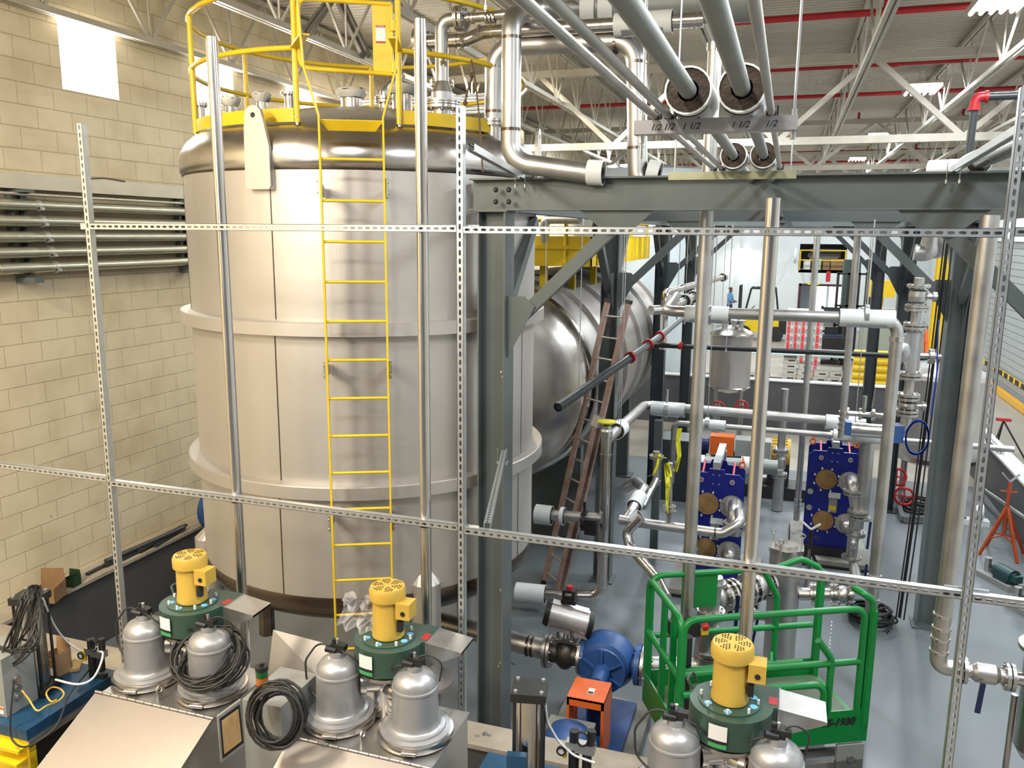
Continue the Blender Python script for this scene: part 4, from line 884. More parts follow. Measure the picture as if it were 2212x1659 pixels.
hx1=dup(hx,(-1.62,-1.8,0),'deep blue plate heat exchanger behind the green lift basket, nearer of the two')
def pad(x0,x1,y0,y1,h,label): 
    t=thing('equipment_pad',label,'concrete pad',(x0,y0,0)); obj('concrete_top',B().box(x0,x1,y0,y1,.05,h),CONCB,t); obj('dark_base',B().box(x0-.01,x1+.01,y0-.01,y1+.01,.006,.05),BLKM,t)
pad(.32,1.45,12.75,14.5,.12,'concrete pad under the farther blue exchanger'); pad(-1.3,-.10,10.95,12.6,.12,'concrete pad under the nearer blue exchanger')
# pipes in front of far exchanger
t=thing('exchanger_pipework','flanged valve and pipe column bolted to the front of the farther blue exchanger','valve assembly',(1.2,12.6,0))
q=[at(1840,1037,Y=12.75),at(1850,1060,Y=12.6),at(1862,1100,Y=12.5)]
obj('elbow',B().tube(rnd([at(1838,1035,Y=12.8),at(1842,1050,Y=12.5),at(1850,1105,Y=12.5)],.1),.085,14).flange(at(1843,1060,Y=12.5),(0,0,1),.14,.03,8).flange(at(1843,1066,Y=12.5),(0,0,1),.14,.03,8),SSD,t)
x=at(1870,1000,Y=12.5).x; obj('vertical_pipe',B().cyl((x,12.5,at(1870,1115,Y=12.5).z),(x,12.5,2.15),.10,n=18),SSD,t)
p_=at(1850,1130,Y=12.4); obj('lower_valve',valve(B(),(p_.x,12.4,p_.z),(0,0,1),.12,.32).flange((x-.02,12.4,.98),(0,0,1),.14,.03),SSD,t)
p_=at(1842,1170,Y=12.3); obj('branch_tee',B().cyl((p_.x,12.3,.35),(p_.x,12.3,.75),.08,n=14).flange((p_.x,12.3,.62),(1,0,0),.13,.04).flange((p_.x,12.3,.4),(0,0,1),.14,.03).tube([(p_.x,12.3,.4),(p_.x+.12,12.1,.1)],.06,12).tube([(p_.x,12.3,.4),(p_.x+.05,12.0,.1)],.05,12),SSD,t)
for z in (.95,.3): obj('valve_handle',B().bar((x+.12,12.35,z),(x+.10,12.3,z-.4),.035,.012),mat('navy handle',(.01,.015,.07),0,.4),t)
# pipes on near exchanger's front
t=thing('exchanger_pipework','reducer and flanges bolted to the upper port of the nearer blue exchanger','valve assembly',(-.5,10.9,1.2))
fa=at(1588,1092,Y=11.0); obj('reducer_elbow',B().tube(rnd([fa,fa+V((.02,-.3,-.02)),fa+V((.02,-.32,-.3))],.12),.10,16).flange(fa+V((.02,-.32,-.14)),(0,0,1),.15,.03).flange(fa+V((.02,-.33,-.19)),(0,0,1),.15,.03),SSD,t)
fb=at(1494,1165,Y=10.8); obj('side_valve',valve(B(),fb,(0,0,1),.09,.3),SSD,t)
# ================================================================ DUST COLLECTOR STATIONS (three alike)
ux,uy=-3.46,3.98
st=thing('bag_dump_station','stainless dump station nearest the block wall, cable coiled on one silver bell','dump station',(ux,uy,0),)
zt_=2.2
x0,x1=ux-.38,ux+.44; yb,yf=uy+.14,uy-.41
def lz(y): return zt_-.02-(yf-y)*.5
yl=uy-1.15
b=B().box(x0,x1,yf,yb,.95,zt_-.004)
b.add([(x,y,z) for x in (x0,x1) for y,z in ((yf,.95),(yf,zt_-.004),(yl,lz(yl)-.03),(yl,.95))],[(0,3,2,1),(4,5,6,7),(1,2,6,5),(2,3,7,6),(0,4,7,3)])
obj('cabinet',b,TANK,st)
obj('top_plate',B().box(x0-.01,x1+.01,yf,yb+.01,zt_-.004,zt_),SSD,st)
for x,y in ((x0+.05,yl+.05),(x1-.05,yl+.05),(x0+.05,yb-.05),(x1-.05,yb-.05)): obj('leg',B().box(x-.025,x+.025,y-.025,y+.025,.01,.95).box(x-.05,x+.05,y-.05,y+.05,0.,.012),SSD,st)
b=B(); d=V((0,yl-yf-.02,lz(yl)-lz(yf)))
o_=V((x0-.03,yf-.02,zt_+.006)); b.add([o_,o_+V((x1-x0+.04,0,0)),o_+V((x1-x0+.04,0,0))+d,o_+d]+[q-V((0,0,.03)) for q in (o_,o_+V((x1-x0+.04,0,0)),o_+V((x1-x0+.04,0,0))+d,o_+d)],[(0,3,2,1),(4,5,6,7),(0,1,5,4),(1,2,6,5),(2,3,7,6),(3,0,4,7)])
lid=obj('lid',b,mat('hood lid stainless',(.50,.455,.43),.8,.36,.06,2,.03,60),st)
b=B()
for k in range(14): b.cyl((x0-.03+k*.0625,yf-.012,zt_+.014),(x0-.03+k*.0625+.058,yf-.012,zt_+.014),.009,n=8)
obj('hinge',b,SSD,lid); 
for yy in (.35,.7): obj('latch_tab',B().box(x0-.045,x0-.02,yf-yy-.03,yf-yy+.03,lz(yf-yy)-.02,lz(yf-yy)+.012),CARDW,lid)
for k,(dx,dy) in enumerate(((-.245,-.16),(.24,-.155))):
    c=(ux+dx,uy+dy,0); z=zt_
    h=obj('filter_bell',B().slathe([(.19,z+.005),(.19,z+.04),(.20,z+.045),(.20,z+.058),(.172,z+.064),(.168,z+.074),(.148,z+.08),(.139,z+.09),(.134,z+.12),(.127,z+.30),(.132,z+.302),(.13,z+.312),(.124,z+.315),(.122,z+.345),(.10,z+.375),(.06,z+.395),(.055,z+.397),(.045,z+.40),(.045,z+.43),(0,z+.432)],c,n=40),SILV,st)
    obj('clamp_ring',B().slathe([(.19,z+.0),(.214,z+.01),(.218,z+.03),(.214,z+.048),(.19,z+.055)],c,n=40).cyl((c[0]+.02,c[1]-.225,z+.03),(c[0]+.1,c[1]-.21,z+.03),.012,n=8),TANKW,h)
    obj('valve_knob',B().cb((c[0],c[1],z+.455),(.07,.05,.045)).cb((c[0]+.035,c[1]-.01,z+.465),(.05,.04,.03)).cyl((c[0]-.02,c[1],z+.47),(c[0]-.02,c[1],z+.5),.014,n=8).cyl((c[0],c[1]-.02,z+.44),(c[0]-.06,c[1]-.03,z+.45),.02,n=8),BLK,h)
    obj('knob_stud',B().cyl((c[0],c[1],z+.475),(c[0],c[1],z+.505),.009,n=8),GALV,h)
obj('connecting_duct',B().cyl((ux-.12,uy-.1,zt_+.22),(ux-.0,uy-.04,zt_+.22),.055,n=16).ring((ux-.13,uy-.105,zt_+.22),(ux-.10,uy-.09,zt_+.22),.066,.05,16).ring((ux-.03,uy-.055,zt_+.22),(ux-.0,uy-.04,zt_+.22),.066,.05,16).cyl((ux+.12,uy-.1,zt_+.2),(ux+.0,uy-.04,zt_+.2),.055,n=16).ring((ux+.11,uy-.09,zt_+.2),(ux+.08,uy-.08,zt_+.2),.066,.05,16),TANKW,st)
obj('fan_stack',B().cyl((ux,uy-.02,zt_),(ux,uy-.02,zt_+.33),.085,n=24).ring((ux,uy-.02,zt_+.29),(ux,uy-.02,zt_+.31),.17,.08,28),TANKW,st)
obj('lifting_eye',B().ring((ux+.0,uy-.335,zt_+.06),(ux+.008,uy-.335,zt_+.06),.032,.016,16).cb((ux+.004,uy-.335,zt_+.02),(.008,.05,.04)),SSD,st)
zf=2.53
b=B()
pts=[]; 
for k in range(29):
    a=PI/2+ (2*PI-PI/2)*k/28; r=.185+.03*k/28; pts.append((r*math.cos(a),r*math.sin(a)))
pts=[(.24,.205),(.0,.2)]+pts[1:]+[]
pts[-1]=(.215,-.0); pts.append((.24,.0))
b.prism(pts,-(zf+.15),-zf,(ux,uy,0),(1,0,0),(0,1,0))
hs=[] 
b=B(); m=len(pts); vs=[(ux+x,uy+y,z) for z in (zf,zf+.155) for x,y in pts]
b.add(vs,[(i,(i+1)%m,m+(i+1)%m,m+i) for i in range(2,m-1)],True); b.add(vs,[tuple(range(m-1,-1,-1)),tuple(range(m,2*m))]+[(i,(i+1)%m,m+(i+1)%m,m+i) for i in (0,1,m-1)])
fh=obj('fan_housing',b,DGREEN,st)
b=B().cyl((ux,uy,zf+.155),(ux,uy,zf+.162),.155,n=30); 
for k in range(8):
    a=2*PI*k/8; b.cyl((ux+.14*math.cos(a),uy+.14*math.sin(a),zf+.162),(ux+.14*math.cos(a),uy+.14*math.sin(a),zf+.18),.007,n=6)
obj('motor_plate',b,DGREEN,fh)
for k in range(8):
    a=2*PI*k/8; obj('plate_bolt',B().cyl((ux+.14*math.cos(a),uy+.14*math.sin(a),zf+.162),(ux+.14*math.cos(a),uy+.14*math.sin(a),zf+.185),.008,n=6),WHT,fh)
SBL=mat('light blue sticker',(.15,.45,.75),0,.4)
for a in (-2.5,-1.57,-.3,.4): obj('blue_sticker',B().cyl((ux+.125*math.cos(a),uy+.125*math.sin(a),zf+.162),(ux+.125*math.cos(a),uy+.125*math.sin(a),zf+.165),.02,n=12),SBL,fh)
def onarc(a,w,z0,z1,rr,mm,nm):
    b=B(); vs=[]; K=6
    for z in (z0,z1):
        for i in range(K+1): t=a-w/2+w*i/K; vs.append((ux+rr*math.cos(t),uy+rr*math.sin(t),z))
    b.add(vs,[(i,i+1,K+2+i,K+1+i) for i in range(K)],True); return obj(nm,b,mm,fh)
onarc(-1.75,.42,zf+.055,zf+.135,.2185,WPAP,'paper_label'); onarc(-1.75,.42,zf+.04,zf+.052,.2187,BLK,'label_bar'); onarc(-1.75,.42,zf+.015,zf+.038,.2185,mat('green label',(.06,.33,.12),0,.5),'green_label')
obj('inlet_ring',B().cyl((ux,uy-.02,zf-.02),(ux,uy-.02,zf),.16,n=28),BLKM,fh)
zm0=zf+.165
mt=obj('motor',B().slathe([(.088,zm0),(.094,zm0+.004),(.094,zm0+.03),(.09,zm0+.045),(.088,zm0+.23),(.105,zm0+.232),(.107,zm0+.285),(.098,zm0+.305),(.0,zm0+.307)],(ux,uy,0),n=36),MYEL,st)
obj('terminal_box',B().cb((ux+.125,uy-.02,zm0+.19),(.085,.1,.095)),MYEL,mt); obj('knockout',B().cyl((ux+.128,uy-.075,zm0+.18),(ux+.128,uy-.069,zm0+.18),.014,n=10),BLK,mt)
obj('terminal_nub',B().cb((ux+.10,uy-.045,zm0+.09),(.03,.03,.06)),BLK,mt)
b=B(); random.seed(3)
for k in range(6):
    for i,(rr,da) in enumerate(((.03,0),(.042,.2),(.042,-.2),(.056,0),(.056,.28),(.056,-.28),(.07,.12),(.07,-.12),(.07,.34),(.083,.0),(.083,.2),(.083,-.2))):
        a=2*PI*k/6+da; b.cyl((ux+rr*math.cos(a),uy+rr*math.sin(a),zm0+.306),(ux+rr*math.cos(a),uy+rr*math.sin(a),zm0+.3085),.0042,n=5)
tag(obj('vent_holes',b,BLKM,mt),kind='stuff')
b=B().add([(ux+x,uy+y,z) for x,y,z in ((.24,.0,zf+.152),(.24,.2,zf+.152),(.465,.17,zf+.14),(.465,-.02,zf+.14),(.24,.0,zf),(.24,.2,zf),(.465,.17,zf+.125),(.465,-.02,zf+.125))],[(0,1,2,3),(4,7,6,5),(0,3,7,4),(1,5,6,2)])
b.box(ux+.235,ux+.245,uy-.005,uy+.205,zf,zf+.155); obj('discharge_spout',b,SSD,st)
obj('red_sticker',B().box(ux+.19,ux+.232,uy+.0+.03,uy+.1,zf+.155,zf+.1565),REDB,fh)
obj('pickup_handle',B().tube(rnd([(ux-.19,uy+.05,zf+.15),(ux-.22,uy+.06,zf+.2),(ux-.2,uy+.14,zf+.2),(ux-.17,uy+.13,zf+.15)],.02),.008,6),DGREEN,fh)
c0=V((ux-.245,uy-.17,zt_+.45)); c1=V((ux+.24,uy-.17,zt_+.45))
b=B().tube(rnd([c0,c0+V((.1,-.04,0)),(ux-.02,uy-.14,zt_+.3),c1+V((-.1,-.02,-.03)),c1],.08,5),.006,6)
b.tube(rnd([c0,c0+V((-.12,0,.02)),c0+V((-.2,-.02,-.1)),c0+V((-.19,-.03,-.24)),c0+V((-.08,-.08,-.3))],.08,5),.006,6); b.tube(rnd([c1,c1+V((.06,.02,.06)),c1+V((.15,.06,-.0)),c1+V((.13,.06,-.12))],.06,5),.005,6)
obj('air_cable',b,CABM,st)
stB=dup(st,(1.385,.0,0),'stainless dump station in front of the yellow ladder, plastic bag on its green fan')
stC=dup(st,(3.32,-.03,0),'stainless dump station cut off by the photo bottom, before the green lift')
# plastic bag on second fan, cable coils
b=B(); cx,cy,cz=-2.27,3.95,2.71; random.seed(5)
n=9; vs=[(cx-.13+.26*i/n+random.uniform(-.008,.008),cy+.02*math.sin(i*2),cz+.0+.22*j/n+.04*math.sin(i*1.7+j*1.3)*.5+random.uniform(-.006,.006)) for j in range(n+1) for i in range(n+1)]
vs=[(x+(z-cz)*.3,y+random.uniform(-.018,.018),z) for x,y,z in vs]
b.add(vs,[(j*(n+1)+i,j*(n+1)+i+1,(j+1)*(n+1)+i+1,(j+1)*(n+1)+i) for j in range(n) for i in range(n)])
solo('plastic_bag',b,PLAST,'crumpled clear plastic bag leaning on the middle yellow motor','plastic bag')
def coil(c,r,n,name,label,tilt=(0,0,1),sp=.02,tr=.006,sz=1.,drop=()):
    random.seed(int(c[0]*100)); u,w,a=frame(tilt); c=V(c); pts=[]; ph=random.random()*6
    jr=[random.uniform(-.15,.15) for _ in range(n+1)]; jc=[V((random.uniform(-1,1),random.uniform(-1,1),random.uniform(-1,1)))*sp for _ in range(n+1)]
    for k in range(n*20):
        i=k//20; f=(k%20)/20; rr=r*(1+jr[i]*(1-f)+jr[i+1]*f); cc=c+jc[i]*(1-f)+jc[i+1]*f; t=2*PI*k/20+ph
        pts.append(cc+u*math.cos(t)*rr+w*math.sin(t)*rr*sz+a*(k/(n*20)-.5)*sp*2.5)
    b=B().tube(pts,tr,6)
    for d in drop: b.tube(rnd(d,.08,5),tr,6)
    return solo(name,b,BLK if name=='black_cable_pile' else CABM,label,'cable coil')
coil((-3.22,3.80,2.42),.185,15,'cable_coil','black cable coiled loosely round the silver bell of the first station',(.12,-.5,.85),.06,.007,1.,)
coil(tuple(at(600,1545,Y=3.38)),.135,17,'cable_coil','fat black cable coil hanging on the grey box below the signal light',(.25,-.9,.25),.035,.007,1.15,)
# grey control box with stack light, between first two stations
lb=at(568,1500,Y=3.56); bx0,by0=-2.93,3.78
cbx=thing('control_box','grey control cabinet under the cable coil, with its door standing open','control box',(bx0,by0,1.5))
obj('enclosure',B().box(lb.x-.08,lb.x+.17,3.48,3.85,1.62,lb.z),GRYB,cbx)
dq=[at(470,1548,Y=3.38),at(520,1512,Y=3.49),at(530,1608,Y=3.49),at(478,1648,Y=3.38)]; dc=sum(dq,V((0,0,0)))/4; dn=(dq[1]-dq[0]).cross(dq[3]-dq[0]).normalized(); dn=dn if dn.y<0 else -dn
def quad(sc,o_,th): vs=[dc+(p-dc)*sc+dn*o_ for p in dq]; return B().add(vs+[p-dn*th for p in vs],[(0,1,2,3),(7,6,5,4),(0,4,5,1),(1,5,6,2),(2,6,7,3),(3,7,4,0)])
q=obj('cabinet_door',quad(1,0,.015),GRYB,cbx); obj('door_gasket',quad(.86,.002,.002),BLKM,q); obj('door_liner',quad(.72,.004,.002),WOODM,q)
lb=at(568,1500,Y=3.56); lx_,ly_,lz0=lb
sl=thing('signal_light','stacked green, amber and red signal light on the grey control box','signal light',lb)
for z0,z1,m_ in ((lz0+.001,lz0+.065,REDL),(lz0+.067,lz0+.11,AMB),(lz0+.112,lz0+.15,GLAS)): obj('lens',B().cyl((lx_,ly_,z0),(lx_,ly_,z1),.034,n=18),m_,sl)
obj('lamp_cap',B().cyl((lx_,ly_,lz0+.151),(lx_,ly_,lz0+.175),.036,n=18).cyl((lx_,ly_,lz0+.175),(lx_,ly_,lz0+.19),.012,n=8),BLK,sl)
# grey sheet and white sheets behind
a=[at(590,1360,Y=4.75),at(723,1395,Y=4.75),at(700,1475,Y=4.6),at(578,1460,Y=4.6)]
b=B().add(a+[p+V((0,.004,-.004)) for p in a],[(0,1,2,3),(7,6,5,4),(0,4,5,1),(1,5,6,2),(2,6,7,3),(3,7,4,0)]); ms=thing('metal_sheet','grey sheet metal panel leaning behind the signal light','sheet',(-3.0,4.65,0)); obj('panel',b,TANK,ms)
for p in a[2:]: obj('support_leg',B().cyl((p.x,p.y+.05,.006),(p.x,p.y+.05,p.z+.05),.015,n=8),SSD,ms)
a=[at(610,1458,Z=1.9),at(695,1470,Z=1.9),at(690,1520,Z=1.9),at(640,1512,Z=1.9)]
b=B().add(a+[p-V((0,0,.02)) for p in a],[(0,1,2,3),(7,6,5,4),(0,4,5,1),(1,5,6,2),(2,6,7,3),(3,7,4,0)]); solo('open_binder',b,WPAP,'open white binder lying beside the second station','binder')
# wire shelf under
b=B(); 
for k in range(9): b.cyl((-2.95,3.5+k*.07,1.6),(-2.48,3.5+k*.07,1.6),.004,n=5)
for x in (-2.95,-2.75,-2.6,-2.48): b.cyl((x,3.45,1.605),(x,4.1,1.605),.004,n=5)
ws=thing('wire_shelf','chrome wire shelf between the first and second stations','shelf',(-2.6,3.8,0)); tag(obj('wire_deck',b,TANKW,ws),kind='stuff')
for x,y in ((-2.95,3.48),(-2.48,3.48),(-2.95,4.08),(-2.48,4.08)): obj('post',B().cyl((x,y,.0),(x,y,1.7),.012,n=8),TANKW,ws)
# ================================================================ BLUE AND YELLOW PRESS TABLES WITH CYLINDER
xr_=-4.08; tb=thing('press_table','blue-topped table with yellow front at the photo edge by the block wall','machine table',(xr_-.35,3.6,0))
obj('table_top',B().box(xr_-.64,xr_,3.24,3.95,2.03,2.1),TBLUE,tb); obj('front_panel',B().box(xr_-.64,xr_-.01,3.25,3.30,.3,2.028),YEL,tb)
obj('side_panel',B().box(xr_-.03,xr_-.012,3.31,3.93,.3,2.028),BLKM,tb); obj('rear_panel',B().box(xr_-.64,xr_-.04,3.9,3.93,.01,2.028),TBLUE,tb); obj('ledge',B().box(xr_-.64,xr_-.02,3.19,3.25,1.97,1.99).box(xr_-.2,xr_-.02,3.17,3.25,1.90,1.915),YEL,tb)
obj('edge_trim',B().box(xr_,xr_+.012,3.24,3.95,1.99,2.03),SSD,tb)
tb2=dup(tb,(3.28,0,0),'blue-topped table low in the photo, between second and third stations')
ccx,ccy=-4.38,3.6
cy_=thing('air_cylinder','tall air cylinder with black end caps and cables draped over it','air cylinder',(ccx,ccy,2.1))
TT=Matrix.Translation((ccx,ccy,0))@Matrix.Rotation(math.radians(12),4,'Z')
obj('base_cap',B(TT).box(-.1,.1,-.09,.09,2.102,2.15),BLK,cy_)
q=obj('end_cap',B(TT).box(-.088,.088,-.08,.08,2.71,2.755),BLKM,cy_); b=B(TT)
for x in (-.065,.065):
    for y in (-.06,.06): b.cyl((x,y,2.755),(x,y,2.768),.010,n=8)
obj('cap_screw',b,GALV,q); obj('barrel',B(TT).cyl((0,0,2.15),(0,0,2.71),.068,n=28),TANKW,cy_)
b=B(TT)
for x in (-.07,.07):
    for y in (-.062,.062): b.cyl((x,y,2.15),(x,y,2.71),.009,n=8)
obj('tie_rods',b,BLKM,cy_); obj('blue_bracket',B(TT).box(-.10,.0,-.13,-.09,2.102,2.45),TBLUE,cy_)
cy2=dup(cy_,(3.28,.02,0),'tall air cylinder with black end caps and bare barrel, beside the blue pump')
# enclosure at left edge
eb=thing('control_box','grey enclosure with round blue lock sign, at the photo edge','control box',(-4.5,3.34,2.1))
obj('enclosure',B().box(-4.75,-4.30,3.30,3.52,2.102,2.48),GRYB,eb)
obj('blue_sign',B().cyl((-4.37,3.299,2.38),(-4.37,3.295,2.38),.042,n=24),mat('sign blue',(.01,.06,.45),0,.4),eb); obj('lock_symbol',B().box(-4.385,-4.355,3.2925,3.295,2.355,2.38).ring((-4.37,3.295,2.385),(-4.37,3.2925,2.385),.013,.008,12),WPAP,eb)
obj('warning_label',B().box(-4.42,-4.32,3.297,3.30,2.12,2.165),WPAP,eb); obj('orange_band',B().box(-4.42,-4.32,3.2955,3.297,2.15,2.165),ORG,eb)
b=B()
for z in (2.2,2.26,2.32): b.cyl((-4.30,3.38,z),(-4.275,3.38,z),.02,n=12)
obj('cable_gland',b,SSD,eb)
P3=lambda px,py,Y: at(px,py,Y=Y)
yc=[P3(48,1492,3.36),P3(62,1510,3.3),P3(80,1535,3.25),P3(100,1525,3.3),P3(125,1515,3.4),P3(138,1500,3.45),P3(130,1488,3.5),P3(112,1485,3.5),P3(100,1498,3.4),P3(110,1515,3.35),P3(122,1512,3.38)]
solo('yellow_cable',B().tube(smooth(yc,7),.0055,6),MYEL,'thin yellow cable looping on the blue table top','cable')
random.seed(11); b=B()
for k in range(9):
    rr=lambda s_: random.uniform(-s_,s_)
    pa=[P3(-12,1480+rr(70),3.42+rr(.04)),P3(18+rr(10),1400+rr(20),3.4+rr(.03)),P3(48+rr(16),1320+rr(12),3.44+rr(.03)),P3(62+rr(16),1278+rr(8),3.52+rr(.03)),P3(80+rr(8),1272+rr(5),3.6),P3(78+rr(14),1320+rr(8),3.5+rr(.02)),P3(62+rr(18),1385+rr(16),3.4+rr(.02)),P3(30+rr(10),1420+rr(20),3.38),P3(-12,1425+rr(35),3.4)]
    b.tube(smooth(pa,6),.0058,6)
solo('draped_cables',b,CABM,'bunch of dark cables slung over the first air cylinder','cable')
b=B().tube(smooth([P3(30,1470,3.28),P3(22,1560,3.22),P3(28,1600,3.2),P3(60,1612,3.2),P3(120,1570,3.3),P3(150,1500,3.5),P3(190,1450,3.8),P3(205,1420,3.85)]),.006,6); solo('draped_cables',b,CABM,'single dark cable hanging in a loop down the yellow front panel','cable')
b=B().tube(smooth([P3(92,1292,3.6),P3(118,1352,3.75),P3(150,1390,3.85),P3(190,1412,3.85),P3(222,1410,3.8),P3(205,1460,3.6),P3(170,1478,3.5),P3(120,1468,3.5)]),.007,6); solo('air_hose',b,TUBEW,'white air hose from the first cylinder to the regulator','hose')
def regulator(px,py,Y,label):
    c=at(px,py,Y=Y); t=thing('air_regulator',label,'regulator',c); x,y,z=c; zb=2.1
    obj('bowl',B().cyl((x,y,zb+.02),(x,y,z-.02),.028,n=12).cyl((x+.07,y,zb+.05),(x+.07,y,z-.01),.025,n=12),BLK,t)
    obj('body',B().box(x-.04,x+.11,y-.025,y+.025,z-.03,z+.02),SSD,t)
    obj('knob',B().cyl((x-.0,y,z+.02),(x-.0,y,z+.08),.025,n=12).cyl((x+.09,y,z+.02),(x+.09,y,z+.1),.022,n=12).tube([(x+.05+.03*math.cos(a),y-.03,z+.06+.04*math.sin(a)) for a in [k*.5 for k in range(13)]],.006,5),BLK,t)
    obj('gauge',B().ring((x-.06,y-.04,z-.03),(x-.06,y-.025,z-.03),.025,.018,14),BLK,t); obj('gauge_face',B().cyl((x-.06,y-.034,z-.03),(x-.06,y-.03,z-.03),.019,n=14),WPAP,t)
    obj('yellow_valve',B().bar((x-.045,y-.02,z-.0),(x-.045,y-.02,z-.07),.02,.02),YEL,t); obj('mount',B().box(x-.02,x+.10,y-.02,y+.02,2.101,2.13),BLKM,t)
regulator(198,1405,3.85,'black air regulator with gauge on the first blue table'); regulator(1240,1608,3.75,'black air regulator with gauge in front of the kerb by the blue pump')
b=B().tube(rnd([P3(1175,1500,3.65),P3(1182,1560,3.7),P3(1205,1600,3.72),P3(1240,1632,3.72),P3(1285,1648,3.72)],.1,5),.007,6); solo('air_hose',b,TUBEW,'white air hose hanging from the second cylinder beside the blue pump','hose')
# boxes
def openbox(name,c,sx,sy,h,rot,label,flap=True,m=CARD,lab=False):
    T=Matrix.Translation(c)@Matrix.Rotation(math.radians(rot),4,'Z'); t=thing(name,label,'box',c); b=B(T); w=.004
    b.box(-sx,sx,-sy,sy,0.001,w); 
    for a in ((-sx,-sx+w,-sy,sy),(sx-w,sx,-sy,sy),(-sx,sx,-sy,-sy+w),(-sx,sx,sy-w,sy)): b.box(*a,0.001,h)
    obj('box_body',b,m,t)
    if flap: obj('flap',B(T).bar((-sx*.9,sy,h),(-sx*.9,sy+.0,h+.0001+sy*.9),.004,.004).prism([(-sx,h),(sx,h),(sx*.9,h+sy*1.5),(-sx*.9,h+sy*1.5)],-.002,.002,(0,sy,0)).prism([(-sy,h),(sy,h),(sy,h+sx*.5),(-sy,h+sx*.4)],-.002,.002,(sx,0,0),(0,1,0)),m,t)
    if lab: obj('box_label',B(T).box(-sx*.2,sx*.85,-sy-.002,-sy,h*.1,h*.5),WPAP,t)
    return t
c=at(118,1455,Z=2.1); openbox('open_carton',(c.x,c.y+.02,2.101),.075,.06,.13,-10,'open brown carton with white label on the first blue table',lab=True)
c=at(112,1295,Z=.9); openbox('open_carton',(c.x-.05,c.y,.9),.14,.13,.12,20,'brown carton with its flap up on the kerb ledge by the block wall')
c=at(160,1265,Z=.9); openbox('small_green_box',(c.x-.03,c.y,.9),.08,.06,.09,5,'small green box with a clear flap on the kerb ledge',m=mat('green carton',(.015,.05,.025),0,.5))
c=at(165,1440,Z=2.1); solo('pine_block',B(Matrix.Translation((c.x,c.y,2.101))@Matrix.Rotation(-.9,4,'Z')).box(-.07,.07,-.03,.03,0,.02),WOODM,'short pine board lying on the first blue table','board')
b=B()
for k in range(5): y_=.0+k*.05; b.bar((-7.85+.03*k,9.0-.1*k,.915+.02*(k%2)),(-7.80+.03*k,7.2+.25*k,.915+.02*(k%2)),.045,.035)
b.cyl((-7.8,7.5,.96),(-7.72,8.8,.96),.035,n=10); solo('steel_offcuts',b,DSTEEL,'pile of dark steel offcuts on the kerb ledge beside the big tank','offcuts')
b=B(); random.seed(2)
for k in range(9): a=V((-2.15+random.uniform(-.06,.06),5.78+random.uniform(-.03,.03),.907)); b.bar(a,a+V((random.uniform(-.03,.03),random.uniform(-.02,.02),.004)),.012,.012)
solo('loose_bolts',b,GALV,'few loose bolts on the kerb top beside the near grey column','bolts')
b=B().cyl((-7.65,9.3,1.1),(-7.55,9.3,1.1),.3,n=24); b.flange((-7.5,9.3,1.1),(1,0,0),.3,.05); b.cyl((-7.6,9.3,.91),(-7.6,9.3,1.0),.08); solo('blue_blower',b,PBLUE,'blue round machine end peeking out between tank and block wall','machine')
# ================================================================ BIG BLUE PUMP, VALVE AND ACTUATOR
py_=7.5
t=pipe('stainless_pipe','heat-stained pipe along the floor from under the big tank to the actuator valve',[(-4.6,py_+.3,.86),(-3.2,py_+.1,.84),(-2.12,py_,.80)],.105,SSD,.2,18,welds=(((-2.25,py_,.805),(1,0,0)),((-2.3,py_,.806),(1,0,0))))
b=B().cyl((-2.55,py_-.08,.72),(-2.55,py_-.1,.6),.022,n=8).bar((-2.55,py_-.12,.66),(-2.4,py_-.14,.65),.02,.01); obj('drain_cock',b,SSD,t)
t=thing('actuated_valve','steel flanged valve with a silver and black actuator, left of the blue pump','valve',(-1.9,py_,.8))
obj('valve_body',B().cyl((-2.05,py_,.79),(-1.74,py_,.79),.105,n=18).sph((-1.9,py_,.79),.15,(.8,1,1.05)),mat('dark cast steel',(.10,.09,.075),.7,.45,.2,8),t)
for x in (-2.1,-2.06,-1.74): obj('valve_flange',B().flange((x,py_,.79),(1,0,0),.175,.03,8,.013),SSD,t)
obj('yoke',B().box(-2.0,-1.78,py_-.09,py_+.09,.95,.98).box(-1.98,-1.95,py_-.08,py_+.08,.98,1.08).box(-1.84,-1.81,py_-.08,py_+.08,.98,1.08).cyl((-1.9,py_,.9),(-1.9,py_,1.1),.03,n=10),SSD,t)
aa,ab=V((-2.06,py_-.03,1.23)),V((-1.68,py_+.03,1.15)); d=(ab-aa).normalized()
q=obj('actuator',B().cyl(aa,ab,.125,n=28).bar(aa-V((0,0,.11)),ab-V((0,0,.11)),.14,.08).bar(aa+V((0,0,.1)),ab+V((0,0,.1)),.10,.07),mat('anodised aluminium',(.60,.58,.58),.6,.35,.05,10),t)
for c_,s_ in ((aa,-1),(ab,1)): obj('actuator_cap',B().cyl(c_,c_+d*s_*.055,.145,.13,n=28),BLK,q)
m_=(aa+ab)/2; obj('limit_switch',B().cb(m_+V((.0,0,.26)),(.13,.11,.10)).cb(m_+V((0,0,.19)),(.15,.13,.04)),BLKM,q); obj('indicator',B().cyl(m_+V((0,0,.31)),m_+V((0,0,.345)),.03,n=12),REDB,q)
t_=text('OFF',.04,m_+V((0,-.057,.27)),(PI/2,0,0),WPAP,t,'switch_lettering',.0004)
pm=thing('blue_pump','blue centrifugal pump with an orange coupling guard on a concrete base','pump',(-1.5,7.0,0))
pc=V((-1.48,7.55,.78))
obj('volute',B().slathe([(.0,-.22),(.12,-.22),(.25,-.16),(.30,-.05),(.30,.05),(.25,.13),(.1,.17),(0,.18)],pc,(0,1,0),36),PBLUE,pm)
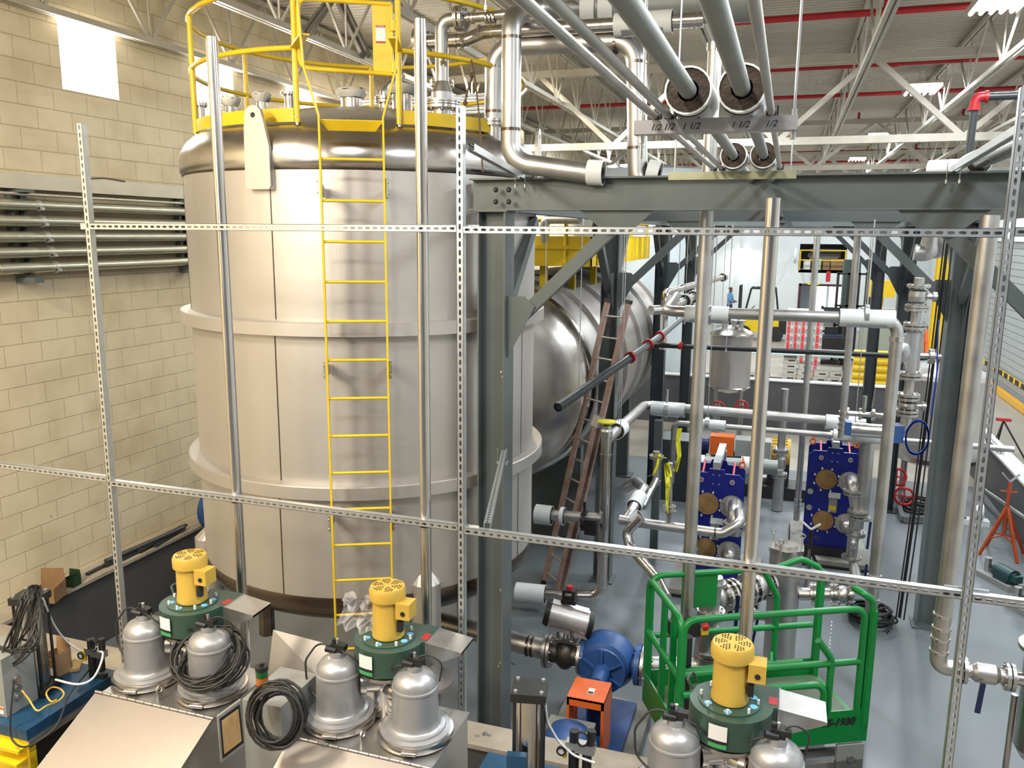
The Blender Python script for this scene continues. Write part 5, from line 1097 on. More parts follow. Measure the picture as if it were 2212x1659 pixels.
obj('suction_nozzle',B().cyl(pc-V((.16,0,0)),pc-V((.30,0,-.005)),.13,.11,n=20).flange(pc-V((.24,0,-.0)),(1,0,0),.20,.05,8,.014),PBLUE,pm); obj('discharge_nozzle',B().cyl(pc+V((.16,0,0)),pc+V((.34,0,0)),.15,.11,n=20).flange(pc+V((.32,0,0)),(1,0,0),.20,.05,8,.014),PBLUE,pm)
obj('steel_flange',B().flange(pc+V((.37,0,0)),(1,0,0),.20,.03,8,.018),SSD,pm)
obj('casing_cover',B().cyl(pc-V((0,.22,0)),pc-V((0,.25,0)),.23,n=32),PBLUE,pm)
b=B()
for k in range(6): a=PI/2+k*PI/3; b.bar(pc+V((.05*math.cos(a),-.27,.05*math.sin(a))),pc+V((.22*math.cos(a),-.25,.22*math.sin(a))),.015,.05,(0,1,0))
b.cyl(pc-V((0,.24,0)),pc-V((0,.5,0)),.09,.07,n=18); b.box(pc.x-.1,pc.x+.1,7.1,7.35,.2,.72); obj('bearing_frame',b,PBLUE,pm)
obj('coupling_guard',B().box(-1.65,-1.31,6.60,6.95,.86,.885).box(-1.335,-1.31,6.60,6.95,.28,.88).box(-1.65,-1.63,6.6,6.95,.28,.88).box(-1.65,-1.31,6.6,6.61,.80,.88),ORG,pm)
obj('guard_label',B().box(-1.49,-1.43,6.70,6.80,.885,.8865),WPAP,pm); obj('guard_label_band',B().box(-1.485,-1.435,6.705,6.74,.8865,.8875),BLKM,pm)
obj('motor_shell',B().cyl((-1.58,6.0,.48),(-1.58,6.5,.48),.24,.25,n=32).box(-1.75,-1.4,6.05,6.4,.2,.3),PBLUE,pm)
obj('foot_cover',B().box(-1.8,-1.38,6.45,6.62,.62,.66),GRYB,pm); obj('yellow_tag',B().bar((-1.5,6.5,.67),(-1.36,6.44,.668),.08,.004),TYEL,pm)
obj('base_frame',B().box(-1.82,-1.2,5.98,7.8,.14,.21),PBLUE,pm); obj('concrete_base',B().box(-1.95,-1.06,5.95,7.95,.006,.14),CONCB,pm)
t=pipe('stainless_pipe','pipe leaving the blue pump toward the lift, behind the green basket',[(-1.1,7.55,.78),(-.55,7.7,.79),(-.5,7.72,1.75)],.10,SSD,.12,16,welds=(((-1.03,7.57,.78),(1,.1,0)),))
sv=V((-.5,7.72,0)); b=valve(B(),(sv.x,sv.y,1.15),(0,0,1),.12,.42).cyl((sv.x,sv.y,1.15),(sv.x+.25,sv.y-.05,1.15),.03,n=8).flange((sv.x,sv.y,1.68),(0,0,1),.13,.03)
t=thing('riser_valve','upright flanged valve seen through the near end of the green basket','valve',(sv.x,sv.y,.9)); obj('valve_body',b,SSD,t); obj('valve_handle',B().bar((sv.x+.24,sv.y-.06,1.15),(sv.x+.25,sv.y-.08,1.62),.035,.012),MC['navy handle'],t)
tape([(sv.x+.18,sv.y-.14,1.2),(sv.x+.3,sv.y-.18,1.12),(sv.x+.42,sv.y-.2,1.08),(sv.x+.5,sv.y-.2,.98)],.07,'torn yellow caution tape end tied to the valve inside the green basket')
tape([(sv.x+.14,sv.y-.16,1.15),(sv.x+.14,sv.y-.17,.98),(sv.x+.13,sv.y-.17,.82)],.05,'short yellow caution tape tail hanging below the valve',(('CAU',sv.x and 1503,1420,7.5,.05,PI/2),))
# header line of big flanged valves behind the basket
t=thing('flanged_valve_line','row of large flanged ball valves lying level behind the green basket','valve assembly',(-.3,8.3,1.3))
l0=at(1520,1300,Y=8.2); l1=at(1668,1258,Y=8.9); d=(l1-l0).normalized(); L_=(l1-l0).length
obj('pipe_run',B().cyl(l0,l1,.085,n=18),SSD,t)
for k,f in enumerate((0.0,.06,.28,.36,.42,.62,.7,.86,.92)): obj('pipe_flange',B().flange(l0+d*L_*f,d,.165,.03,8,.015),TANKW,t)
obj('valve_body',B().sph(l0+d*L_*.2,.12).sph(l0+d*L_*.78,.13),SSD,t); obj('valve_handle',B().bar(l0+d*L_*.3+V((0,-.12,-.2)),l0+d*L_*.42+V((0,-.12,-.15)),.035,.012),MC['navy handle'],t); obj('valve_handle',B().bar(l0+d*L_*.66+V((0,-.12,-.12)),l0+d*L_*.9+V((0,-.12,-.1)),.035,.012),MC['navy handle'],t)
sx_=l1+d*.18; t=thing('filter_vessel','tall stainless filter vessel with a bolted lid behind the green basket','vessel',(sx_.x,sx_.y,0))
obj('vessel_shell',B().cyl((sx_.x,sx_.y,.35),(sx_.x,sx_.y,1.62),.17,n=28).cyl((sx_.x,sx_.y,.05),(sx_.x,sx_.y,.35),.12,n=16),SSD,t); q=obj('vessel_lid',B().cyl((sx_.x,sx_.y,1.62),(sx_.x,sx_.y,1.66),.21,n=6).cyl((sx_.x,sx_.y,1.66),(sx_.x,sx_.y,1.69),.12,n=20),TANKW,t)
for a in (.5,2.4,4.4): obj('eye_bolt',B().cyl((sx_.x+.19*math.cos(a),sx_.y+.19*math.sin(a),1.6),(sx_.x+.19*math.cos(a),sx_.y+.19*math.sin(a),1.74),.01,n=6).ring((sx_.x+.19*math.cos(a),sx_.y+.19*math.sin(a)-.005,1.76),(sx_.x+.19*math.cos(a),sx_.y+.19*math.sin(a)+.005,1.76),.03,.018,10),GALV,q)
obj('drain_valve',B().cyl((sx_.x,sx_.y,.8),(sx_.x-.33,sx_.y,.8),.05,n=12).flange((sx_.x-.3,sx_.y,.8),(1,0,0),.08,.03,6),SSD,t); obj('drain_handle',B().bar((sx_.x-.25,sx_.y-.1,.8),(sx_.x-.3,sx_.y-.12,.45),.03,.012),MC['navy handle'],t)
t=thing('flanged_valve_line','second row of flanged valves, just right of the filter vessel behind the basket','valve assembly',(.6,8.8,1.3))
l0=sx_+V((.17,0,-.15)); l1=at(1845,1285,Y=9.0); d=(l1-l0).normalized(); L_=(l1-l0).length
obj('pipe_run',B().cyl(l0,l1,.07,n=18),SSD,t)
for f in (.25,.31,.62,.68,.95): obj('pipe_flange',B().flange(l0+d*L_*f,d,.13,.028,8,.013),TANKW,t)
obj('valve_body',B().sph(l0+d*L_*.8,.10),SSD,t); obj('valve_handle',B().bar(l0+d*L_*.8+V((0,-.1,-.1)),l0+d*L_*1.05+V((0,-.12,-.06)),.035,.012),MC['navy handle'],t)
# ================================================================ GREEN SCISSOR LIFT
th=math.radians(27.2); LO=V((-.60,6.02,0)); TL=Matrix.Translation(LO)@Matrix.Rotation(th,4,'Z')
sc=thing('scissor_lift','bright green scissor lift with railed basket standing on the grey floor','scissor lift',LO)
Lx,Ly=1.60,.80; zp,zr=1.03,2.07
def bb(): return B(TL)
b=bb().box(-.02,Lx+.04,-.02,Ly+.02,zp-.13,zp); obj('platform_base',b,GRN,sc)
obj('deck',bb().box(0,Lx,.01,Ly-.01,zp,zp+.006),GRND,sc)
for y0,y1 in ((-.02,-.005),(Ly+.005,Ly+.02)): obj('toe_board',bb().box(0,Lx+.02,y0,y1,zp,zp+.16),GRN,sc)
obj('toe_board',bb().box(-.02,-.005,0,Ly,zp,zp+.16),GRN,sc)
q=.019
def rail(pts,nm='guard_rail',r=.029,br=.1): obj(nm,bb().tube(rnd(pts,br,5),r,8),GRN,sc)
# front long side: fixed section + sliding extension
rail([(0.02,0,zp+.1),(0.02,0,zr),(Lx-.06,0,zr),(Lx-.06,0,zp+.1)])
rail([(0.02,0,zr-.52+.06),(Lx-.06,0,zr-.52+.06)],'mid_rail',br=.01); rail([(.02,-.03,zp+.42),(1.22,-.03,zp+.42),(1.22,-.03,zp+.1)],'mid_rail')
rail([(0.02,Ly,zp+.1),(0.02,Ly,zr+.02),(1.05,Ly,zr+.02),(1.2,Ly,zr-.25),(1.2,Ly,zp+.1)]); rail([(.02,Ly,zp+.5),(Lx-.05,Ly,zp+.5)],'mid_rail',br=.01)
rail([(1.15,0,zr-.25),(1.28,0,zp+.62),(1.28,0,zp+.1)]); rail([(.05,0.04,zp+.58),(1.05,.04,zp+.58)],'mid_rail',br=.01)
# ends
rail([(0.0,0,zp+.1),(0.0,0,zr-.005),(0,Ly,zr-.005),(0,Ly,zp+.1)]); 
for z in (zp+.55,): rail([(0,0,z),(0,Ly,z)],'mid_rail',br=.01)
for y in (.22,.45): obj('end_post',bb().bar((0.02,y,zp),(0.02,y,zr-.02),.05,.03),GRN,sc)
rail([(Lx,0,zp+.1),(Lx,0,zr+.06),(Lx-.08,0,zr+.12),(Lx-.1,.12,zr+.12)],br=.07); rail([(Lx,Ly,zp+.1),(Lx,Ly,zr+.0),(Lx-.2,Ly,zr+.1),(Lx-.45,Ly,zr+.02),(Lx-.6,Ly,zr+.02)],br=.1)
for y in (0,Ly): obj('corner_post',bb().bar((Lx+.01,y,zp),(Lx+.01,y,zr-.02),.05,.06),GRN,sc)
obj('control_panel_plate',bb().box(.3,.62,Ly-.01,Ly+.01,zr-.3,zr),GRN,sc)
obj('control_unit',bb().cb((.25,Ly-.2,zr-.38),(.25,.14,.12)),BLK,sc); obj('stop_button',bb().cyl((.4,Ly-.26,zr-.36),(.44,Ly-.28,zr-.34),.03,n=12),REDB,sc); obj('button_ring',bb().cb((.41,Ly-.27,zr-.4),(.06,.04,.03)),YEL,sc)
obj('manual_tube',bb().cyl((.08,.1,zp+.02),(.08,.1,zp+.85),.05,n=14),BLK,sc)
b=bb()
for k in range(16): b.ring((Lx,Ly*.72,zp+.1+k*.035),(Lx+.008,Ly*.72,zp+.1+k*.035),.014,.008,8)
obj('entry_chain',b,GALV,sc)
obj('cable_hook',bb().tube(rnd([(.98,Ly-.03,zp+.28),(1.02,Ly-.12,zp+.22),(1.12,Ly-.12,zp+.22),(1.15,Ly-.05,zp+.28)],.03),.02,8),GRN,sc)
obj('entry_step',bb().tube([(1.2,.12,zp+.03),(1.2,.12,zp+.15),(1.38,.12,zp+.15),(1.38,.12,zp+.03)],.012,6),GRN,sc)
tx=TL@V((1.36,-.0225,zp+.06)); text('GS-1930',.088,tx,(PI/2,0,th),BLK,sc,'side_lettering',.001,.004,.25)
b=bb()
for k in range(5): b.box(.1,1.5,.12+.0*k,.16,.32+.12*k,.38+.12*k); b.box(.1,1.5,.64,.68,.32+.12*k,.38+.12*k)
obj('scissor_arms',b,GRYB,sc)
for z in (.62,.76): obj('pivot_plate',bb().box(1.38,1.62,-.03,0,z-.16,z+.12),GRYB,sc); obj('pivot_bolt',bb().cyl((1.5,-.05,z),(1.5,-.02,z),.03,n=10),SSD,sc)
obj('chassis',bb().box(-.05,1.75,.0,.78,.12,.32),DSTEEL,sc); obj('side_cover',bb().box(-.06,.5,-.02,0,.12,.5),GRN,sc)
for x in (.2,1.45):
    for y in (-.06,.84): obj('wheel',bb().cyl((x,y-.04,.165),(x,y+.04,.165),.16,n=24),BLK,sc)
b=B(); c=TL@V((1.12,.42,zp+.008)); b.ring(c,c+V((0,0,.004)),.12,.07,28); solo('gasket_ring',b,WOODM,'round tan gasket lying on the green lift deck','gasket')
c=TL@V((.15,.3,zp+.01)); b=B().add([c+V((x*.16+.01*((i*7)%3),y*.12,.01+.015*((i*5)%3))) for i,(x,y) in enumerate([(a_,b_) for b_ in (-1,-.3,.3,1) for a_ in (-1,-.3,.3,1)])],[(r*4+k,r*4+k+1,r*4+k+5,r*4+k+4) for r in range(3) for k in range(3)]); solo('plastic_bag',b,PLAST,'clear plastic bag lying flat in the corner of the green lift','plastic bag')
# ================================================================ CORNER PIPE AND BAG FILTER AT THE NEAR EDGE
y5=6.2; x5=1.22
t=pipe('stainless_pipe','tall pipe before the far column, elbowing low to the edge filter vessel',[(x5+.02,y5,5.15),(x5,y5,1.93),(1.35,y5,1.93)],.058,SSD,.13,18)
b=B()
for z in (2.32,2.22,2.14,2.04): obj('press_fitting',B().ring((x5,y5,z),(x5,y5,z+.018),.066,.05,18),SS,t)
t=thing('edge_ball_valve','flanged ball valve with a dark blue handle beside the edge filter vessel','valve',(1.5,y5,1.93)); obj('valve_body',valve(B(),(1.53,y5,1.93),(1,0,0),.085,.3),SSD,t); obj('valve_handle',B().bar((1.50,y5-.1,1.9),(1.48,y5-.12,1.68),.035,.014),MC['navy handle'],t)
t=thing('bag_filter','polished filter vessel on legs with a clamped lid, cut by the photo edge','filter vessel',(1.93,y5,0))
obj('vessel_shell',B().cyl((1.93,y5,1.42),(1.93,y5,2.17),.17,n=32).lathe([(.17,1.42),(.13,1.35),(.05,1.3),(.05,1.2)],(1.93,y5,0),n=24).cyl((1.7,y5,1.93),(1.8,y5,1.93),.05),TANKW,t)
q=obj('vessel_lid',B().cyl((1.93,y5,2.17),(1.93,y5,2.2),.215,n=32).slathe([(.18,2.2),(.12,2.23),(0,2.245)],(1.93,y5,0),n=24),TANKW,t); obj('lid_clamp',B().ring((1.74,y5-.1,2.26),(1.76,y5-.1,2.26),.035,.022,12).cyl((1.75,y5-.1,2.1),(1.75,y5-.1,2.25),.012,n=6),SSD,q)
for a in (2.6,4.2,5.8,.9): obj('leg',B().cyl((1.93+.2*math.cos(a),y5+.2*math.sin(a),.006),(1.93+.2*math.cos(a),y5+.2*math.sin(a),1.75),.022,n=8),SSD,t)
# ================================================================ FLOOR THINGS ON THE FAR RIGHT
rt=thing('leg_tank','round stainless tank on tall legs beyond the farther grey columns','tank',(2.88,16.9,0))
obj('shell',B().slathe([(.80,.98),(.80,2.42),(.81,2.45),(.78,2.53),(.55,2.63),(0,2.7)],(2.88,16.9,0),n=48),TANK,rt)
obj('bottom_head',B().slathe([(.80,.98),(.74,.88),(.5,.78),(.1,.72),(0,.72)],(2.88,16.9,0),n=48).cyl((2.88,16.9,.45),(2.88,16.9,.73),.08),TANKW,rt)
for a in (.6,2.2,3.75,5.3): obj('leg',B().cyl((2.88+.7*math.cos(a),16.9+.7*math.sin(a),.006),(2.88+.7*math.cos(a),16.9+.7*math.sin(a),1.0),.045,n=10),SSD,rt)
obj('top_fitting',B().cyl((2.5,16.6,2.55),(2.5,16.6,2.85),.07).flange((2.5,16.6,2.85),(0,0,1),.13,.04).cyl((3.1,16.8,2.6),(3.1,16.8,2.9),.05),WHT,rt)
s_=thing('small_leg_tank','small stainless drum tank on four legs with red handwheels beneath','tank',(-1.12,19.2,0))
o_=(-1.12,19.2,0); obj('shell',B().slathe([(.46,1.62),(.46,2.78),(.47,2.8)],o_,n=40),TANK,s_); obj('top_head',B().slathe([(.49,2.78),(.49,2.82),(.42,2.88),(.2,2.98),(0,3.0)],o_,n=40),TANKW,s_); obj('bottom_head',B().slathe([(.46,1.62),(.48,1.6),(.4,1.52),(0,1.42)],o_,n=40),TANKW,s_)
for x in (-.17,.05,.2): obj('top_nozzle',B().cyl((-1.12+x,19.1,2.9),(-1.12+x,19.1,3.12),.055,n=12).flange((-1.12+x,19.1,3.12),(0,0,1),.09,.03,6),SSD,s_)
for a in (.8,2.35,3.93,5.5): obj('leg',B().cyl((-1.12+.4*math.cos(a),19.2+.4*math.sin(a),.006),(-1.12+.4*math.cos(a),19.2+.4*math.sin(a),1.95),.035,n=8),SSD,s_)
obj('side_strip',B().box(-1.15,-1.09,18.73,18.76,1.65,2.75),SSD,s_)
def wheel(c,r,label,up=.0):
    c=V(c); t=thing('handwheel_valve',label,'handwheel',(c.x,c.y,c.z-.3)); b=B().tube([c+V((r*math.cos(a*PI/10),.02*math.sin(a),r*math.sin(a*PI/10))) for a in range(20)],r*.16,6,closed=True)
    b.bar(c-V((r,0,0)),c+V((r,0,0)),.02,.02); b.bar(c-V((0,0,r)),c+V((0,0,r)),.02,.02); obj('handwheel',b,REDB,t); obj('stem',B().cyl(c,c+V((0,.25,0)),.03,n=8).cyl(c+V((0,.25,-c.z+.01)),c+V((0,.25,.05)),.035,n=8),SSD,t)
wheel(at(1551,880,Y=18.3),.13,'red handwheel under the small drum tank, on the lying tank side'); wheel(at(1602,878,Y=18.3),.13,'red handwheel under the small drum tank, on the door side')
wheel(at(1937,1030,Y=16.3),.16,'upper red handwheel under the legged tank beside the column'); wheel(at(1953,1072,Y=16.0),.16,'lower red handwheel under the legged tank beside the column')
b=B(); q=at(2058,1110,Z=0); b.cyl((q.x,q.y,.02),(q.x,q.y,.62),.12,n=20).sph((q.x,q.y,.62),.12); solo('blue_gas_bottle',b,mat('bright blue paint',(.02,.22,.62),0,.35),'bright blue bottle standing by the legs of the legged tank','bottle')
q=at(2080,1130,Z=0); b=B().cyl((q.x+.15,q.y,.25),(q.x+.28,q.y,.25),.16,n=18).box(q.x-.1,q.x+.4,q.y-.1,q.y+.1,.006,.1); solo('white_pump_head',b,WHT,'small white pump head beside the bright blue bottle','pump')
# skid frame under the legged tank
b=B().bar(at(1935,1075,Z=.1),at(1950,1120,Z=.1),.08,.08).bar(at(1950,1120,Z=.1),at(2085,1120,Z=.1),.08,.08); solo('steel_skid',b,STEEL,'low grey steel skid under the legged tank','steel skid')
coil((2.55,16.2,.12),.28,9,'black_cable_pile','tangled black cable on the floor under the legged tank',(0,0,1),.07,.016,.8)
coil((1.35,11.05,.12),.30,14,'black_cable_pile','big heap of coiled black cable on the floor beside the grey column',(0,.15,1),.09,.016,.8)
b=B()
for k,(dx,dy) in enumerate(((0,0),(.05,.02),(.09,-.02),(.035,.04))): b.tube([(1.62+dx,10.95+dy,.15),(1.68+dx,11.0+dy,1.6),(1.72+dx,11.02+dy,3.2),(1.75+dx,11.04+dy,5.1)],.010,6)
solo('hanging_cables',b,BLK,'bundle of thin black cables dropping down beside the grey column','cable')
# jack stands
def stand(x,y,h,m,label,s=1,head=True):
    t=thing('pipe_stand',label,'pipe stand',(x,y,0)); 
    for k in range(3 if s<1.2 else 4):
        a=2*PI*k/(3 if s<1.2 else 4)+.4; obj('leg',B().bar((x,y,h*.6),(x+.3*s*math.cos(a),y+.3*s*math.sin(a),.015),.04,.04).bar((x,y,h*.25),(x+.2*s*math.cos(a),y+.2*s*math.sin(a),h*.2),.02,.02),m,t)
    obj('mast',B().cyl((x,y,h*.25),(x,y,h*.9),.03,n=10).bar((x-.12,y,h*.78),(x+.12,y,h*.78),.02,.02),m,t); obj('v_head',B().bar((x,y,h*.9),(x-.12,y,h),.05,.02).bar((x,y,h*.9),(x+.12,y,h),.05,.02),GALV if head else CARDW,t)
stand(3.55,14.3,1.35,ORG2,'rust orange pipe stand by the grey kerb wall',1.25); stand(.56,12.0,.95,BLKM,'black pipe stand with tan head in front of the farther blue exchanger',.9,False)
sh=thing('folding_work_stand','red-topped folding work stand beyond the kerb wall','work stand',(5.0,21.3,0)); obj('top_clamp',B().cb((5.0,21.3,.84),(.3,.12,.06)),REDB,sh)
for dx,dy in ((-.25,-.2),(.45,-.3),(0,.4)): obj('leg',B().cyl((5.0,21.3,.82),(5.0+dx,21.3+dy,.01),.02,n=6),BLKM,sh)
def motor(x,y,rot,label):
    T=Matrix.Translation((x,y,0))@Matrix.Rotation(math.radians(rot),4,'Z'); t=thing('pump_motor',label,'motor',(x,y,0)); M=mat('dark teal enamel',(.012,.05,.055),0,.4) if 'dark teal enamel' not in MC else MC['dark teal enamel']
    obj('motor_body',B(T).cyl((-.16,0,.19),(.16,0,.19),.11,n=20).box(-.12,.12,-.1,.1,.09,.14),M,t); obj('terminal_box',B(T).cb((.2,-.02,.2),(.14,.12,.1)),M,t); obj('motor_end',B(T).cyl((.16,0,.19),(.2,0,.19),.08,n=16).cyl((-.28,0,.19),(-.16,0,.19),.03,n=10),BLKM,t)
    obj('base_plate',B(T).box(-.4,.22,-.14,.14,.006,.09),GRYB,t); obj('nozzle_tag',B(T).cyl((-.34,0,.09),(-.34,0,.3),.05,n=12),SSD,t)
motor(3.3,12.95,-60,'dark teal motor on a base plate near the rust orange stand'); motor(3.45,11.9,-60,'dark teal motor cut off by the photo edge, nearest the camera')
q=at(2140,930,Z=.97); b=B(); 
for k in range(4): b.box(4.0+.06*(k%2),4.05+.06*(k%2),17.2,19.4,.971+.05*(k//2),1.015+.05*(k//2))
solo('channel_bundle',b,GALV,'stack of galvanised channel lying on top of the kerb wall','channel')
solo('loose_pipe',B().cyl((3.93,13.2,.72),(3.78,17.2,.30),.03,n=8),SSD,'loose pipe propped along the inside of the kerb wall','pipe')
# ================================================================ FAR HALL
# pump set behind the near exchanger
t=thing('motor_pump_set','yellow ribbed motor and orange guard pump set behind the near blue exchanger','pump',(0,16.2,0)); c=at(1672,975,Y=16.2)
obj('motor_body',B().cyl(c-V((.05,0,0)),c+V((.3,0,0)),.26,n=28),MYEL,t); b=B()
for k in range(12): a=PI*k/11; b.bar(c+V((-.04,-.27*math.cos(a),.27*math.sin(a))),c+V((.24,-.27*math.cos(a),.27*math.sin(a))),.01,.02)
obj('cooling_ribs',b,MYEL,t); obj('dark_base',B().box(c.x-1.5,c.x+.7,15.95,16.6,.006,.25),BLKM,t); obj('stand',B().box(c.x-.1,c.x+.3,16.05,16.35,.25,c.z-.2),BLKM,t)
g=at(1560,958,Y=16); obj('orange_guard',B().box(g.x-.22,g.x+.22,15.85,16.15,g.z-.2,g.z+.17),ORG,t); obj('gearbox',B().box(g.x+.25,c.x-.06,15.9,16.3,g.z-.2,g.z+.12).box(g.x-.2,c.x-.2,16,16.2,.25,g.z-.19),GRYB,t)
obj('blue_pump_end',B().cyl((g.x-.75,16,g.z-.05),(g.x-.25,16,g.z-.05),.17,n=18).box(g.x-.7,g.x-.3,15.9,16.1,.25,g.z-.2),mat('navy pump paint',(.01,.02,.10),0,.4),t)
t=pipe('stainless_pipe','grey pipe lying level just behind the near blue exchanger',[at(1500,1000,Y=14.6),at(1680,1010,Y=14.6)],.13,PVC,.1,16,sleeves=((at(1510,1000,Y=14.6),(1,0,0),.15,.2,False,False),(at(1620,1005,Y=14.6),(1,0,0),.15,.3,False,False)))
q=at(1685,1000,Y=15.3); t=thing('floor_check_valve','ribbed stainless check valve rising from a floor elbow near the yellow motor','valve',(q.x,15.3,0)); obj('valve_body',valve(B(),(q.x,15.3,q.z),(0,0,1),.12,.45).cyl((q.x,15.3,q.z+.2),(q.x,15.3,2.3),.07,n=14).cyl((q.x,15.3,.02),(q.x,15.3,q.z-.2),.1,n=14),SSD,t)
t=pipe('stainless_pipe','dull floor elbow beside the tall polished pipe',[at(1640,1040,Z=.25)-V((.3,0,0)),at(1660,1040,Z=.25),at(1690,1025,Z=.3),at(1692,1010,Z=.6)],.11,SSD,.2,14)
# valve on sleeved pipe under lying tank, left of extension ladder
t=pipe('stainless_pipe','white-sleeved pipe with small valves poking out under the lying tank',[at(1155,1110,Y=9.9),at(1300,1120,Y=9.9)],.07,SSD,.1,14,sleeves=((at(1175,1112,Y=9.9),(1,0,0),.13,.22,False,False),(at(1215,1115,Y=9.9),(1,0,0),.12,.05,False,False)))
q=at(1262,1125,Y=9.85); solo('butterfly_valve',B().flange(q,(1,0,0),.13,.05).cb(q+V((.1,-.05,-.05)),(.15,.1,.2)).cyl(q,q+V((0,0,.25)),.02,n=8),BLKM,'black handled valve half hidden behind the leaning ladder','valve')
# long bench with boxes below
bn=thing('packing_bench','long pale bench behind the kerb wall, dark red legs and shelf of boxes','bench',(0,28,0))
obj('bench_top',B().box(-4.2,4.3,27.8,28.8,1.20,1.24),mat('pale bench glass',(.50,.68,.72),0,.15),bn); obj('bench_shelf',B().box(-2.6,1.95,27.9,28.7,.28,.33),MC['maroon frame paint'],bn)
for x in (-4.1,-2.6,-.4,1.95,4.2): obj('leg',B().box(x-.04,x+.04,27.9,27.98,0,1.2).box(x-.04,x+.04,28.6,28.68,0,1.2),MC['maroon frame paint'],bn)
random.seed(21); bxp=None; rows=[(0.05,.42,0),(.5,.42,0),(1.0,.38,0),(1.42,.42,0),(.05,.42,1),(.52,.44,1),(1.03,.4,1),(1.5,.3,1),(.05,.42,2),(.55,.42,2),(-1.2,.4,0),(-.75,.36,0),(-1.7,.4,0),(.06,.42,3)]
bxp=thing('white_carton','small white carton on the bench shelf behind the kerb wall','box',(.05,28.05,.33),'white cartons on the bench shelf'); obj('carton_body',B().box(-.0,.42,28.05,28.45,.331,.52) if 0 else B().box(.05,.46,28.05,28.45,.331,.52),CARDW,bxp); obj('printed_band',B().box(.2,.4,28.046,28.05,.40,.44),INK,bxp)
for x,w_,l in rows[1:]: dup(bxp,(x-.05,0,l*.195),'small white carton on the bench shelf behind the kerb wall')
solo('cardboard_stack',B().box(-3.6,-2.9,28.1,28.6,1.245,1.5).box(-3.5,-3.0,28.1,28.5,1.5,1.7),CARD,'brown cartons on the bench end behind the small drum tank','box')
solo('bench_notice',B().box(.95,1.95,27.84,27.86,1.245,1.45),WPAP,'white notice board lying on the long bench in front of the forklift','notice')
# red and white carton pallet
pl=thing('pallet_load','tall pallet load of red and white striped cartons behind the bench','pallet load',(1.0,31,0)); pc_=at(1738,700,Y=31); x0=pc_.x-.62
obj('pallet',B().box(x0,x0+1.25,30.8,31.8,.006,.14),WOODM,pl)
for r_ in range(8):
    for c_ in range(5):
        xx=x0+.02+c_*.245; z=.15+r_*.285
        q=obj('carton',B().box(xx,xx+.238,30.85,31.75,z,z+.275),CARDW,pl); obj('red_panel',B().box(xx+.02,xx+.13,30.842,30.85,z+.02,z+.265),CARDR,q); obj('grey_panel',B().box(xx+.15,xx+.225,30.842,30.85,z+.05,z+.2),GRYB,q)
obj('stretch_film',B().box(x0-.01,x0+1.26,30.80,30.81,2.2,2.45),PLAST,pl)
# forklifts
def forklift(x,y,rot,label,ycol=YEL,s=1.):
    T=Matrix.Translation((x,y,0))@Matrix.Rotation(math.radians(rot),4,'Z')@Matrix.Scale(s,4); t=thing('forklift',label,'forklift',(x,y,0)); D=BLKM
    obj('body',B(T).box(-.9,.5,-.5,.5,.35,.85).box(-.95,-.3,-.48,.48,.85,1.15),ycol,t); obj('counterweight',B(T).box(-1.2,-.9,-.5,.5,.3,1.1),D,t)
    for a in (-.8,.45):
        for b_ in (-.5,.5): obj('wheel',B(T).cyl((a,b_-.09,.3),(a,b_+.09,.3),.3,n=20),BLK,t)
    obj('overhead_guard',B(T).bar((-.85,.42,1.1),(-.7,.42,2.1),.06,.06).bar((-.85,-.42,1.1),(-.7,-.42,2.1),.06,.06).bar((.5,.42,.85),(.25,.42,2.1),.06,.06).bar((.5,-.42,.85),(.25,-.42,2.1),.06,.06).bar((-.72,.42,2.1),(.25,.42,2.1),.05,.06).bar((-.72,-.42,2.1),(.25,-.42,2.1),.05,.06).bar((-.5,-.42,2.1),(-.5,.42,2.1),.04,.04).bar((-.2,-.42,2.1),(-.2,.42,2.1),.04,.04).bar((.1,-.42,2.1),(.1,.42,2.1),.04,.04),D,t)
    obj('seat',B(T).box(-.45,.0,-.25,.25,.85,1.0).box(-.5,-.4,-.25,.25,1.0,1.45),D,t); obj('steering_wheel',B(T).ring((.18,0,1.25),(.2,0,1.27),.17,.14,16),D,t)
    obj('mast',B(T).box(.62,.72,-.4,-.3,.1,2.2).box(.62,.72,.3,.4,.1,2.2).box(.64,.70,-.3,.3,2.05,2.15).box(.64,.70,-.3,.3,1.1,1.2),D,t); obj('fork',B(T).box(.75,1.7,-.35,-.25,.06,.1).box(.75,1.7,.25,.35,.06,.1).box(.73,.76,-.35,.35,.06,.6),D,t)
    return t
q=at(1608,660,Y=40); forklift(q.x+.5,42,180,'yellow and black forklift by the white wall, beside the worker',s=1.2)
q=at(1800,700,Y=34); forklift(q.x,35.5,90,'dark forklift behind the bench near the loading bay window',mat('navy machine paint',(.02,.03,.07),0,.4))
q=at(1845,600,Y=36); b=B()
for dx in (-.6,-.2,.2,.5): b.box(q.x+dx-.05,q.x+dx+.05,36,36.1,0,3.6)
for z in (1.4,2.2,3.5): b.box(q.x-.6,q.x+.5,36,36.08,z,z+.08)
solo('lift_truck_mast',b,BLKM,'tall black lift truck mast left of the green cabinets','mast')
q=at(1847,640,Y=40); solo('tall_green_cabinet',B().box(q.x-.55,q.x+.15,40,40.8,0,4.0).box(q.x+.35,q.x+.8,39,39.7,0,3.5),mat('dark green cabinet',(.03,.055,.05),0,.4),'tall dark green cabinet between the loading bay door and the columns','cabinet')
q=at(1910,650,Y=33); b=B().box(q.x-.7,q.x+.45,33,33.8,0,2.4); solo('olive_cabinet',b,mat('olive cabinet',(.28,.30,.24),0,.5),'pale olive cabinet behind the far grey columns','cabinet')
